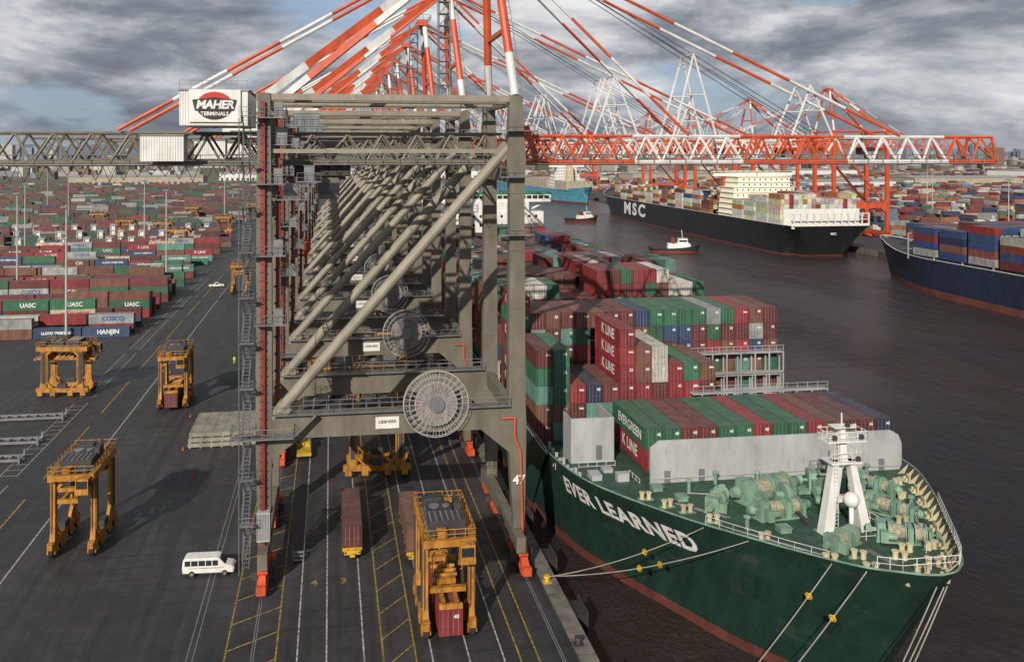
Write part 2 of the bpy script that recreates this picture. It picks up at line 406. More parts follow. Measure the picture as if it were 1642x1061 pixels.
for bi,(y0,L) in enumerate(bays):
    pal=PAL if bi%3 else [MAR]*5+[RED]*5+[BRN]*5+[GRN]*4+[WHT,TEAL]
    for c in range(18):
        top=H[bi][c];fr=H[bi-1][c] if bi>0 else 1
        for t in range(top):
            ex = t==top-1 or t>=fr-1 or c==0 or H[bi][c-1]<=t or c==17
            if not ex: continue
            col=rg.choice(pal)
            if bi in fixed and t==top-1: col=fixed[bi][c]
            if bi==0:
                if c==5: col=[MAR,BRN,RED,RED,RED,RED][t]
                if c==6: col=[RED,BRN,RED,BRN,BRN][t]
                if c==7: col=[RED,GRY,MAR,WHT,WHT][t]
                if c in(2,3,4) and t==top-1: col=[RED,NAV,MAR][c-2]
                if c in(3,4) and t==top-2: col=TEAL
                if c in (1,) and t>2: col=GRN
                if c==0: col=[MAR,BRN,TEAL,GRN,MAR][t]
            tx=None
            if c==5 and bi==0 and t>=3: tx='K LINE'
            if c==2 and bi==0: tx='K LINE'
            if c==0 and bi in(1,): tx='K LINE' if col in(RED,MAR) else None
            addc(XS+CW/2+c*CP+rg.uniform(-.02,.02),y0+L/2+rg.uniform(-.08,.08),B0+t*CH,col,False,L,tx,vis=(t==top-1 or t>=fr-1 or (c==0 and bi<2) or (c>0 and H[bi][c-1]<=t)))
row=[GRN,GRN,MAR,MAR,GRN,GRN,RED,GRN,GRN,RED,BRN,MAR,MAR,NAV]
for i,cc in enumerate(row):
    addc(41.7+i*2.5,115.4+rg.uniform(-.1,.1),8.75+CH,cc,False,13.7,'EVERGREEN' if i==0 else None,force=True)
addc(41.7,115.4,8.75,RED,False,13.7,'K LINE',force=True)
for i in range(1,14): addc(41.7+i*2.5,115.4,8.75,rg.choice(PAL),False,13.7,vis=False)
TX=[('K LINE',RED,None),('K LINE',RED,None),('COSCO',GRY,lblue),('YANG MING',CRM,lred),('UASC',GRN,None),('EVERGREEN',GRN,None),('CHINA SHIPPING',TEAL,None),('HANJIN',BLU,None),('LLOYD TRIESTINO',BLU,None),('CAI',BRN,None),('K LINE',MAR,None)]
rows=[250,255,264,278,283,292,306,311,320,334,339,348,362,367,376,390,395,404,418,432,446]
prev=None
for ri,y in enumerate(rows):
    n=int(((.36*y)-54)/12.6)+3;hs=[]
    lvl=rg.choice([1,2,3]) if ri>3 else [1,2,2,3][ri]
    for i in range(n):
        if rg.random()<.45: lvl=rg.choice([1,2,2,3,3])
        if ri<2: lvl=min(lvl,2)
        hs.append(lvl)
    shift=-rg.choice([0,0,0,6.3]) if y>260 else 0
    for i in range(n):
        for t in range(hs[i]):
            fr=prev[i] if prev and i<len(prev) and rows[ri]-rows[ri-1]<6 else 0
            ex=t==hs[i]-1 or t>=fr or i==0
            if not ex: continue
            tx,cc,tc=None,rg.choice(PAL),None
            if t>=fr and rg.random()<.42:
                tx,cc,tc=rg.choice(TX)
            addc(-60.2+shift-i*12.6+rg.uniform(-.12,.12),y+rg.uniform(-.12,.12),.02+t*CH,cc,True,12.2,tx,tc,'containers stacked in the terminal yard',where='stacked in the yard')
    prev=hs
VG='containers carried by vehicles'
addc(12.1,93.9,1.0,RED,False,12.2,None,force=True,grp=VG,where='carried under a straddle carrier')
addc(-30.6,181.6,.7,MAR,False,12.2,None,force=True,grp=VG,where='carried under a straddle carrier')
addc(2.65,114.8,1.35,MAR,False,12.2,None,force=True,grp=VG,where='standing on a yard trailer')
addc(10.4,112.5,1.35,BRN,False,12.2,None,force=True,grp=VG,where='standing on a yard trailer')
def hazed(c,k=.8,g=.3):  # distance haze mixed into container colours: greyer and dimmer
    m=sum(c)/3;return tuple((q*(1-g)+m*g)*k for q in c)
y=470
while y<1300:
    x=-58-rg.random()*10
    if 520<y<640: x-=10
    while x>-.4*y-40:
        if rg.random()<.84:
            hh=rg.choice([1,2,2,3]);cc=rg.choice([MAR,MAR,BRN,BRN,BRN,GRN,GRN,GRN,BLU,GRY,RED])
            for t in range(hh): addc(x,y,t*CH,hazed(cc if rg.random()<.6 else rg.choice(PAL)),True,vis=False,grp='')
        x-=12.6
    y+=rg.choice([8,8,16])
for y in range(380,1900,17):
    x0=max(325+.03*(y-400),300);x=x0
    while x<x0+.75*y:
        if rg.random()<.7:
            hh=rg.choice([1,2,3,3,4]);bl=rg.choice([ORG,LBL,BLU,RED,MAR,WHT,GRY,TEAL,BRN,ORG,BRN,CRM])
            for t in range(hh): addc(x,y,t*CH,hazed(bl if rg.random()<.6 else rg.choice([ORG,WHT,BLU,RED,GRY]),.95,.25),rg.random()<.7,vis=False,grp='')
        x+=14
def hull(L,stations,zb,nsub=6,nl=9,fl=1.8):
    P=[]
    st=stations
    for i in range(len(st)-1):
        p0=st[max(i-1,0)];p1=st[i];p2=st[i+1];p3=st[min(i+2,len(st)-1)]
        for k in range(nsub):
            t=k/nsub
            P.append([.5*((2*b_)+(-a+c)*t+(2*a-5*b_+4*c-d)*t*t+(-a+3*b_-3*c+d)*t**3) for a,b_,c,d in zip(p0,p1,p2,p3)])
    P.append(list(st[-1]))
    for p in P: p[1]=max(p[1],0);p[3]=max(p[3],0)
    def pt(p,s):
        Yd,hd,Yw,hw,zd=p
        return (hw+(hd-hw)*s**fl, Yw+(Yd-Yw)*s**1.15, zb+(zd-zb)*s)
    return P,pt
def hullmesh(P,pt,mat,nl=10):
    b=MB();n=len(P)
    for sg in (-1,1):
        vs=[];fs=[]
        for p in P:
            for l in range(nl+1):
                h,y,z=pt(p,l/nl);vs.append((sg*h,y,z))
        for i in range(n-1):
            for l in range(nl):
                a=i*(nl+1)+l;q=(a,a+1,a+nl+2,a+nl+1);fs.append(q if sg<0 else q[::-1])
        b.add(vs,fs)
    vs=[];
    for l in range(nl+1):
        h,y,z=pt(P[-1],l/nl);vs+=[(-h,y,z),(h,y,z)]
    b.add(vs,[(2*l,2*l+1,2*l+3,2*l+2) for l in range(nl)])
    return b.mesh('hull',[mat],True)
def deckmesh(P,pt,mat,drop):
    b=MB();vs=[];fs=[]
    for p in P:
        s=1-drop/18
        h,y,z=pt(p,s);z=p[4]-drop;vs+=[(-h*.995,y,z),(h*.995,y,z)]
    for i in range(len(P)-1): fs.append((2*i,2*i+1,2*i+3,2*i+2))
    b.add(vs,fs);return b.mesh('deck',[mat])
def rimmesh(P,pt,mat,r=.12):
    b=MB()
    for sg in(-1,1):
        for p,q in zip(P[:-1],P[1:]):
            a=pt(p,1);c=pt(q,1);b.tube((sg*a[0],a[1],a[2]),(sg*c[0],c[1],c[2]),r,0,5)
    return b.mesh('rail_cap',[mat])
# ---- the green container ship (bow at local y=0)
ship=empty('container_ship',(52,68.0,0));thing(ship,'dark green container ship loaded with stacked containers, moored along the quay','container ship')
st=[(0,0,12.2,0,13.8),(.5,1.5,12.6,.9,13.7),(1.6,2.9,13.4,2.2,13.5),(4,5.0,15.4,4.4,13.0),(8.5,7.9,18.5,6.8,12.4),(14,11.2,23,9.6,11.8),(21,15.3,30,12.8,11.2),(30.5,20.0,38,16.6,10.6),(38,21.9,47,19.8,10.0),(48,22.7,60,21.9,9.3),(62,22.9,75,22.9,8.9),(190,22.9,190,22.9,8.8),(322,22.9,318,22,8.8),(336,21,329,15,9.2)]
P,pt=hull(336,st,-6)
obj('hull',hullmesh(P,pt,hullgreen),ship);obj('deck',deckmesh(P,pt,deckgreen,1.25),ship);obj('bulwark_cap',rimmesh(P,pt,palegreen,.09),ship)
def hhalf(yl,z):
    A=[]
    for p in P:
        s=(z+6)/(p[4]+6);s=min(max(s,0),1);q=pt(p,s);A.append((q[1],q[0]))
    for a,c in zip(A[:-1],A[1:]):
        if a[0]<=yl<=c[0]: return a[1]+(c[1]-a[1])*(yl-a[0])/max(c[0]-a[0],1e-6)
    return 0 if yl<A[0][0] else 22.9
def interp(yl,k):
    for a,c in zip(P[:-1],P[1:]):
        if a[0]<=yl<=c[0]: return a[k]+(c[k]-a[k])*(yl-a[0])/max(c[0]-a[0],1e-6)
    return 22.9 if k==1 else 8.85
def deckz(yl): return interp(yl,4)-1.25
def rimhalf(yl): return interp(yl,1)
tm=tmesh('EVER LEARNED',2.75,lwhite,.11,1.1).copy()
bm=bmesh.new();bm.from_mesh(tm);bmesh.ops.triangulate(bm,faces=bm.faces)
for _ in range(3):
    es=[e_ for e_ in bm.edges if e_.calc_length()>.5]
    if es: bmesh.ops.subdivide_edges(bm,edges=es,cuts=1);bmesh.ops.triangulate(bm,faces=bm.faces)
bm.to_mesh(tm);bm.free()
for v in tm.vertices:
    yl=31.6-v.co.x*1.1;z=7.45+v.co.y+(31-yl)*.05
    v.co=Vector((-hhalf(yl,z)-.07,yl,z))
obj('name_lettering',tm,ship)
for yl in [1.8+2.0*i for i in range(17)]:
    z=deckz(yl)
    for sg in(-1,1):
        xt=sg*(rimhalf(yl)-.1);xb=sg*(hhalf(yl+.1,z)-.1);xi=xb-sg*.9;b=MB()
        b.add([(xb,yl,z),(xi,yl,z),(xt,yl,z+1.15),(xb,yl+.12,z),(xi,yl+.12,z),(xt,yl+.12,z+1.15)],[(0,1,2),(5,4,3),(0,3,4,1),(1,4,5,2)],0)
        obj('bulwark_rib',b.mesh('rib',[cream]),ship)
b=MB();x0,x1=-12.8,21.3
prof=[(x0,7.6),(x1,7.6),(x1,12.4),(x1-.5,13.5),(x1-1.6,14.1),(x0+1.2,14.25),(x0,13.4)]
b.extr(prof,'y',35.6,35.85,0)
for i in range(9): xx=x0+1+i*4;b.add([(xx,35.85,7.6),(xx,37.6,7.6),(xx,35.85,13.9),(xx+.12,35.85,7.6),(xx+.12,37.6,7.6),(xx+.12,35.85,13.9)],[(0,1,2),(5,4,3),(1,4,5,2)])
for i in range(12): xx=x0+1.4+i*2.8;b.box(xx,xx+.04,35.57,35.6,8,13.9,0)
b.tube((x0+.5,35.45,9.6),(x1-.5,35.45,9.6),.07,0,6)
obj('breakwater',b.mesh('breakwater',[lgrey]),ship)
b=MB();b.extr([(-20,7.6),(-14,7.6),(-14,14.2),(-20,14.2)],'y',46,46.25,0);b.box(-14.2,-13.95,46.25,53,7.6,14.1,0);b.box(-20,-19.8,46.25,50,7.6,14.1,0)
obj('breakwater_wing',b.mesh('bw2',[lgrey]),ship)
for xx,yy in ((-11,35.54),(-6.5,35.54),(9.5,35.54),(18,35.54),(-16.5,45.94)):
    b=MB();b.box(xx,xx+.8,yy,yy+.06,8.6,10.5,0);obj('door',b.mesh('bdoor',[galv]),ship)
b=MB();b.box(-11.7,23,40.5,54,7.5,8.73,0);obj('hatch_coaming',b.mesh('hc1',[dgrey]),ship)
b=MB();b.box(-22.3,22.9,55.5,204,6.5,7.88,0);obj('hatch_coaming',b.mesh('hc2',[dgrey]),ship)
for k_,y0 in enumerate([54.3]+[q[0]-68.4+12.35 for q in bays]):
    b=MB();xa=-22.6 if k_ else 1.0
    b.box(xa,22.6,y0+.2,y0+1.6,7.5,8.0,0)
    zt=13 if k_ else 14.2
    for i in range(19):
        xx=-22.6+i*2.505
        if xx<xa-.1: continue
        b.box(xx-.08,xx+.08,y0+.3,y0+.5,8,zt,1);b.box(xx-.08,xx+.08,y0+1.3,y0+1.5,8,zt,1)
    for z in (10.6,zt): b.box(xa,22.6,y0+.25,y0+1.55,z,z+.12,1)
    if k_==0: b.rail([(xa,y0+.3,zt+.1),(22.5,y0+.3,zt+.1)],1.1,1.6,.04,1)
    obj('lashing_bridge',b.mesh('lashing',[dgrey,lgrey]),ship)
b=MB()
for yy in (68.6,69.9):
    for i in range(8): xx=5.5+i*2.5;b.box(xx-.1,xx+.1,yy,yy+.2,8,16.6,0)
for z in (10.6,13.3,16.6): b.box(5.4,23.1,68.6,70.1,z,z+.14,0)
b.rail([(5.4,68.6,16.7),(23,68.6,16.7)],1.1,1.25,.05,0)
obj('cargo_frame',b.mesh('cargoframe',[lgrey]),ship)
b=MB();b.box(5,23,56.2,68.2,7.88,9.2,0)
for i in range(7): b.box(6+i*2.5,7.8+i*2.5,57,67.5,9.2,9.5,0)
obj('hatch_cover',b.mesh('hcv',[hatch]),ship)
b=MB();b.box(-20,20,223,236,7.5,30,0);b.box(-22.9,22.9,224.5,231,33.2,36,0);b.box(-15,15,223.5,235,30,33.2,0)
b.box(-23.1,23.1,224,231.5,36,36.5,1);b.box(-6,6,236,250,7.5,31,0)
b.box(-2,2,229,231,36.5,42,0);b.tube((0,230,42),(0,230,47),.3,0)
for sg in (-1,1): b.beam((sg*15,227,30),(sg*22,227,33.2),.6,.6,0)
obj('superstructure',b.mesh('bridge',[white2,M('green_roof',(.02,.2,.1),.5)]),ship)
b=MB()
for i in range(22): b.box(-22.4+i*2.05,-20.8+i*2.05,224.42,224.5,34.3,35.4,0)
for z in range(10,30,3):
    for i in range(16): b.box(-19+i*2.4,-18.2+i*2.4,222.93,223,z,z+.9,0)
obj('window',b.mesh('bw',[glass]),ship)
mast=obj('foremast',None,ship);mast.location=(1.1,16.6,0);zd=deckz(16.6)
b=MB()
for sg in(-1,1): b.loft([(sg*2.2,-.3,zd,1.1,1.3),(sg*.9,.1,zd+7.5,.65,.9)],0)
b.loft([(0,2.4,zd,.8,.8),(0,.5,zd+7.5,.5,.6)],0)
b.box(-1.7,1.7,-.8,1.2,zd+7.3,zd+7.5,0);b.box(-1.35,1.35,-.2,.4,zd+3.2,zd+3.6,0)
b.loft([(0,.2,zd+7.5,.9,.9),(0,.2,zd+10.8,.5,.5)],0);b.box(-2.2,2.2,-.9,1.1,zd+9.6,zd+9.72,0);b.box(-1.2,1.2,-.6,.8,zd+11,zd+11.1,0)
b.tube((0,.2,zd+10.8),(0,.2,zd+12.4),.08,0)
obj('mast_tower',b.mesh('mastt',[white2]),mast)
b=MB();b.rail([(-2.2,-.9,zd+9.7),(2.2,-.9,zd+9.7),(2.2,1.1,zd+9.7),(-2.2,1.1,zd+9.7),(-2.2,-.9,zd+9.7)],1,1,.04);b.rail([(-1.7,-.8,zd+7.5),(1.7,-.8,zd+7.5),(1.7,1.2,zd+7.5)],1,1,.04)
for i in range(24): b.box(-1.35,-1.0,-.75,-.7,zd+.4*i+.4,zd+.4*i+.44)
for q in(-1.38,-.98): b.beam((q,-.75,zd),(q,-.75,zd+10.2),.05,.05)
obj('mast_railing',b.mesh('mastr',[white]),mast)
b=MB();b.sphere((.1,-1.4,zd+3.9),.8,0,14,9);b.tube((.1,-1.4,zd),(.1,-1.4,zd+3.3),.25,0,8);obj('radar_dome',b.mesh('dome',[white2],True),mast)
for x,y,z in ((-1.5,-.9,10),(1.5,-.9,10),(0,-.8,11.3),(1.2,-.8,7.7)):
    b=MB();b.box(x-.2,x+.2,y-.25,y+.1,zd+z,zd+z+.4);obj('mast_lamp',b.mesh('mlamp',[dgrey]),mast)
b=MB();b.box(-2.6,2.6,-.9,.9,0,.3);b.box(-2.5,-1.7,-.8,.8,.3,2.0);b.box(.3,.8,-.9,.9,.3,1.8);b.box(2.2,2.6,-.7,.7,.3,1.6);b.tube((-3.1,0,1.1),(3.2,0,1.1),.16,0,8)
b.tube((2.9,0,1.1),(3.4,0,1.1),.5,0,12,.35);b.tube((-3.5,0,1.1),(-3.0,0,1.1),.35,0,12,.5);b.box(-2.3,-1.6,-1.7,-.8,.4,1.5);b.tube((-1.7,-1.2,.95),(-.8,-1.2,.95),.35,0,10)
WF=b.mesh('wf',[palegreen])
b=MB()
for x0_,x1_ in ((-1.5,.2),(.95,2.05)):
    b.tube((x0_,0,1.1),(x0_+.12,0,1.1),1.0,0,18);b.tube((x1_-.12,0,1.1),(x1_,0,1.1),1.0,0,18);b.tube((x0_+.1,0,1.1),(x1_-.1,0,1.1),.68,1,14)
WD=b.mesh('wd',[palegreen,M('wound_rope',(.3,.28,.2),.9,var=.5,scale=4)])
for x,y,rr,sc in ((-1.8,27.5,.25,1.4),(7.5,28.5,-.3,1.25),(-3.2,21.8,.1,1.1),(5.2,12.6,-.45,1.0),(-1.6,12.4,.5,.9),(-8.5,26,.9,.95),(9.2,20.2,-1.0,1.0),(5.5,22.5,-.2,1.05),(12.5,28,-1.1,.95)):
    e_=obj('mooring_winch',None,ship,(x,y,deckz(y)-.02),(0,0,rr),(sc,sc,sc));obj('winch_frame',WF,e_);obj('rope_drum',WD,e_)
for x,y in ((-1.5,24.3),(3.8,25)):
    b=MB();b.tube((0,0,1.5),(.6,0,1.5),1.5,0,20);b.tube((-.9,0,1.5),(1.5,0,1.5),.6,0,12);b.box(-.3,1.0,-.7,.7,0,1.4,0)
    b.tube((.2,-1,1),(.3,-7,.3),.22,1,6);b.tube((.25,-7,0),(.25,-7,.6),.5,0,10)
    obj('anchor_windlass',b.mesh('windlass',[palegreen,dgrey]),ship,(x,y,deckz(y)))
b=MB()
for dx in(-.4,.4): b.tube((dx,0,0),(dx,0,.85),.26,0,9);b.tube((dx,0,.8),(dx,0,.92),.36,0,9)
b.box(-.9,.9,-.4,.4,0.02,.1,1)
BT=b.mesh('bitt',[cream,palegreen])
for x,y in [(-12.5,25),(-11,21.5),(-8.2,15.5),(-5.2,8.6),(-3,5.6),(1,4),(3.4,5.8),(6.4,10),(8.4,14.5),(11,19),(13.5,24.5),(16.5,29.5),(-15.5,30),(1.6,8),(-2,9),(8.5,17.4),(14,30.5),(-14,27),(3.5,9.8),(-6,30.5),(3,31.5)]:
    obj('mooring_bitt',BT,ship,(x,y,deckz(y)),(0,0,rg.uniform(-.6,.6)))
b=MB();b.box(-.35,.35,-.7,.7,0.01,.12,0);b.box(.25,.4,-.7,.7,.1,.75,0);b.tube((0,-.4,.1),(0,-.4,.5),.16,0,8);b.tube((0,.4,.1),(0,.4,.5),.16,0,8)
FL=b.mesh('fl',[cream])
for yl in [2.5,4.5,7.5,11,15,19,23,27,31]:
    z=deckz(yl);h=hhalf(yl+.2,z)-1.0
    for sg in(-1,1): obj('fairlead',FL,ship,(sg*h,yl,z),(0,0,math.atan2(1,.9)*.5*-sg if yl<9 else -.35*sg),(sg,1,1))
b=MB();b.tube((0,0,0),(0,0,1.4),.22,0,8);b.sphere((0,0,1.45),.42,0,8,5,.6);VT=b.mesh('vent',[palegreen])
b=MB();b.box(-.6,.6,-.6,.6,0,.6,0);b.box(-.7,.7,-.7,.7,.6,.68,0);HT=b.mesh('dhatch',[palegreen])
for x,y in ((-9.5,31.5),(0,33),(12,33),(12.5,21.5),(-8.5,18.7),(-5,34),(15,33.5),(2.2,20)): obj('vent',VT,ship,(x,y,deckz(y)))
for x,y in ((-11.5,29),(10.5,24.5),(-5,17.6),(6.5,17.2),(3.5,29),(-13,33)): obj('deck_hatch',HT,ship,(x,y,deckz(y)-.02))
for a_,c_ in (((-10,31),(-4,29)),((-9,22.5),(-13,28)),((10,26),(15,32)),((-6,12),(-9.5,18)),((7,13.5),(10.5,22)),((0,7),(0,11))):
    b=MB()
    for q in(0,.22,.44): b.tube((a_[0]+q,a_[1],deckz(a_[1])+.12),(c_[0]+q,c_[1],deckz(c_[1])+.12),.07,0,5)
    obj('deck_pipe',b.mesh('dp',[galv]),ship)
for pts in ([(sg*(hhalf(yl+.2,deckz(yl))-2.6),yl,deckz(yl)+.02) for yl in (9,12,15,18,21)] for sg in (-1,1)):
    b=MB();b.rail(pts,1,1.5,.035);obj('deck_railing',b.mesh('dr',[white]),ship)
for pts in ([(sg_*(rimhalf(y)-.1),y,deckz(y)+1.25) for sg_,y in ((1,20),(1,16),(1,13),(1,10),(1,7),(1,4),(1,1.5),(-1,1.5),(-1,3))],[(-19.5,44,7.9),(-14.5,44,7.9)],[(-22.4,45,7.9),(-22.4,66,7.9)],[(-14,40,8.1),(-14,36,8.4)],[(-2,13.6,deckz(14)),(5.6,13.6,deckz(14)),(5.6,20,deckz(20))]):
    b=MB();b.rail(pts,1.1,1.2,.04);obj('deck_railing',b.mesh('dr',[white]),ship)
for i in range(9):
    b=MB();yy=38+i*1.9;b.box(-21.3,-20.9,yy,yy+.3,deckz(yy)-.1,deckz(yy)+rg.uniform(.4,1.3));obj('deck_post',b.mesh('dl',[lgrey]),ship)
for a_ in ((-19.5,-18.2,38,40,8,9.4),(-17,-15.8,41,42.5,8,9),(-16.5,-15,37,38,8.2,9.8)):
    b=MB();b.box(*a_);b.box(a_[0]-.05,a_[1]+.05,a_[2]-.05,a_[3]+.05,a_[5],a_[5]+.06);obj('deck_locker',b.mesh('dl',[lgrey]),ship)
# ------------------------------------------------------------------ instantiate containers
def vd(c): return math.hypot(c['x'],c['y'])*(.78 if c['ax'] else 1)
vis=[c for c in CL if c['vis'] or c['force']];vis.sort(key=lambda c:(not c['force'],vd(c)))
ind=vis[:298];rest=vis[298:]+[c for c in CL if not(c['vis'] or c['force'])]
def tsz(c):
    n=len(c['t']);k=.8 if c['ax'] else 1;return (2.1 if n<8 else 1.75 if n<10 else 1.2)*k
for i,c in enumerate(ind):
    o=obj('shipping_container',CM[c['L']],None,(c['x'],c['y'],c['z']),(0,0,R(90) if c['ax'] else 0))
    j=random.uniform(.75,1.15);c3=tuple(min(1,q*j) for q in c['col']);o.color=(*c3,1)
    thing(o,CN[c['col']]+' corrugated steel shipping container '+c['w'],'shipping container',c['g'])
    if vd(c)<260:
        for dx in(-.53,.53):
            d=obj('door',DOOR,o,(dx,-c['L']/2+.05,0));d.color=o.color
    if c['t']:
        obj('lettering',tmesh(c['t'],tsz(c),c['tc'] or lwhite,.05),o,(-1.25,-.6 if len(c['t'])<10 else 0,1.38),SIDE)
    if not c['ax'] and vd(c)<175 and random.random()<.8:
        obj('end_marking',tmesh('45' if c['L']>13 else random.choice(['45','tex','22','40']),.55,lwhite,.02),o,(.55,-c['L']/2-.04,1.95),FRONT)
b=MB()
for c in rest:
    j=random.uniform(.75,1.15);b.col=tuple(min(1,q*j) for q in c['col'])+(1,)
    hx,hy=(c['L']/2,CW/2) if c['ax'] else (CW/2,c['L']/2)
    b.box(c['x']-hx,c['x']+hx,c['y']-hy,c['y']+hy,c['z']+.02,c['z']+CH-.02)
    if c['t'] and c['ax']:
        tmx=tmesh(c['t'],tsz(c),c['tc'] or lwhite,.05);b.col=(.6,.6,.6,1) if not c['tc'] else ((.5,.02,.02,1) if c['tc'] is lred else (.02,.06,.3,1))
        b.add([(c['x']+.6+v.co.x,c['y']-hy-.03,c['z']+1.38+v.co.y) for v in tmx.vertices],[tuple(p.vertices) for p in tmx.polygons])
def stackbox(cx_,cy,z,ang,col,L=12.2):
    b.col=tuple(q*random.uniform(.8,1.2) for q in col)+(1,)
    ca,sa=math.cos(ang),math.sin(ang);d=Vector((-sa,ca,0))*L/2;p=Vector((cx_,cy,z+CH/2));b.beam(p-d,p+d,CW,CH-.04)
def shiploc(o,ang,x,y): ca,sa=math.cos(ang),math.sin(ang);return o[0]+x*ca-y*sa,o[1]+x*sa+y*ca
MS=((251,408),-math.atan(.012));BS=((236,193),0.0)
rr=random.Random(9)
for bay in range(21):
    yl=14+bay*14.6
    if 66<yl<88: continue
    for c in range(17):
        base=12.5;n_=5 if yl<66 else rr.choice([2,3,3,4])
        if c%4==0: ncur=n_+rr.choice([0,0,-1,1])
        if yl>290 and c in (0,1,15,16): continue
        for t in range(max(ncur,0)):
            if t<ncur-2 and 0<c<16 and yl>20: continue
            col=rr.choice([WHT,CRM,WHT,GRY,WHT,WHT,ORG]) if yl<66 else rr.choice([BRN,ORG,CRM,BRN,MAR,WHT,CRM,BLU])
            if yl<66 and c%6==2: col=RED
            X,Y=shiploc(MS[0],MS[1],(c-8)*2.5,yl+6);stackbox(X,Y,base+t*CH,MS[1],col)
for bay in range(10):
    yl=-12+bay*14.6
    for c in range(13):
        if c%3==0: ncur=rr.choice([4,5,5]) if bay<8 else 4
        if bay==9 and c in(0,1,2,10,11,12): continue
        for t in range(ncur):
            if t<ncur-1 and 0<c: continue
            X,Y=shiploc(BS[0],BS[1],(c-6)*2.5,yl);stackbox(X,Y,11.5+t*CH,BS[1],rr.choice([NAV,BLU,BLU,MAR,BRN,GRY,BLU,BLU,BRN,RED]))
so_=obj('distant_shipping_containers',b.mesh('far',[spaint],col=True));so_["kind"]="stuff"
# ------------------------------------------------------------------ other ships
def gship(name,label,loc,rotz,L,B,zd,mat,bowup=4):
    e_=empty(name,(loc[0],loc[1],0),(0,0,rotz));thing(e_,label,'ship')
    T=[0,.003,.012,.03,.06,.1,.15,.22,.5,.9,.985,1];HD=[0,.1,.22,.36,.6,.8,.95,1,1,1,.95,.9];HW=[0,.03,.09,.2,.4,.62,.82,.97,1,.93,.6,.4]
    st=[]
    for t,a,c in zip(T,HD,HW):
        zz_=zd+bowup*max(0,1-t/.12)
        st.append((t*L,a*B/2,t*L+.022*L*max(0,1-t/.3)-(.025*L if t>.95 else 0),c*B/2,zz_))
    P_,pt_=hull(L,st,-7);obj('hull',hullmesh(P_,pt_,mat),e_);obj('deck',deckmesh(P_,pt_,dgrey,1.0),e_);obj('rail_cap',rimmesh(P_,pt_,white,.15),e_)
    return e_
def house(e_,x,y0,y1,wd,z0,z1,decks,mat,wing=True,fun=True):
    b=MB();g=MB();hh=(z1-z0)/decks
    for i in range(decks):
        w_=wd/2-(i*.25) if i<decks-2 else wd/2-4;b.box(x-w_,x+w_,y0+i*.2,y1-i*.15,z0+i*hh,z0+(i+1)*hh-.25);b.box(x-w_-.8,x+w_+.8,y0+i*.2-.8,y1-i*.15+.8,z0+(i+1)*hh-.25,z0+(i+1)*hh)
        nW=int(w_*2/3.4)
        for k in range(nW):
            xx=x-w_+1+k*3.4
            for yy in (y0+i*.2-.04,y1-i*.15+.04): g.box(xx,xx+.8,yy-.03,yy+.03,z0+i*hh+.9,z0+i*hh+1.9)
    if wing: b.box(x-wd/2-5,x+wd/2+5,y0+1.5,y0+5,z1,z1+3);b.tube((x,(y0+y1)/2,z1+3),(x,(y0+y1)/2,z1+12),.4);b.box(x-3,x+3,(y0+y1)/2-.3,(y0+y1)/2+.3,z1+7,z1+7.5)
    obj('superstructure',b.mesh('ss',[mat]),e_)
    obj('window',g.mesh('sw',[glass]),e_)
    if fun:
        b=MB();b.loft([(x,y0-7 if y0>0 else y0,z0,8,7),(x,y0-7,z1+3,6,5)]);obj('funnel',b.mesh('fun',[cream]),e_)
cw=M('sunlit_white_steel',(.8,.76,.62),.5,var=.12)
Lm=366;ang=MS[1];bx,by_=shiploc(MS[0],ang,0,Lm)
ms=gship('container_ship','black-hulled container ship with white deckhouse, berthed at the far quay',(bx,by_),ang+math.pi,Lm,44,13,hullblack)
house(ms,0,Lm-92,Lm-72,40,11.5,36,8,cw)
for k in range(5):
    b=MB();b.box(-21,21,Lm-70+14.6*k,Lm-69.3+14.6*k,12,21,0);obj('lashing_bridge',b.mesh('lb',[white2]),ms)
b=MB();b.box(-21,21,Lm-3,Lm-2.5,11.5,14,0)
for k in range(12): b.box(-21+k*3.7,-20.6+k*3.7,Lm-2.9,Lm-2,11.5,19,0)
for z in (16,19): b.box(-21,21,Lm-2.9,Lm-2,z,z+.3,0)
obj('stern_frame',b.mesh('lb',[white2]),ms)
obj('hull_lettering',tmesh('MSC',12.5,lwhite,.5,1.3),ms,(22.3,128,6.0),(R(90),0,R(90)),(1.75,1,1))
obj('hull_lettering',tmesh('MSC',1.6,lwhite,.03),ms,(0,Lm+.1,9),(R(90),0,R(180)))
Lb=290
bs=gship('container_ship','navy blue container ship with rust-red waterline stacked with containers',(236,346),math.pi,Lb,33,10.5,hullblue,4)
for k in range(1,9):
    b=MB()
    for i in range(12): b.box(-16+i*2.9,-15.8+i*2.9,24+14.6*k,24.6+14.6*k,9.4,19,0)
    for z in (13,16,19): b.box(-16,16,24+14.6*k,24.6+14.6*k,z,z+.2,0)
    obj('lashing_bridge',b.mesh('lb2',[lgrey]),bs)
mk=gship('container_ship','light blue container ship with white deckhouse in the channel',(262,865),R(3),340,36,11,hullsky)
house(mk,0,70,88,30,10,34,7,white2)
for k in range(14):
    if not 60<30+k*14<95:
        b=MB();b.box(-15,15,30+k*14,42+k*14,10.5,17,0)
        for i in range(6): b.box(-14.6+i*5,-10.2+i*5,30.2+k*14,41.8+k*14,17,19.6-(i*k)%3)
        obj('deck_cargo',b.mesh('dc',[tan]),mk)
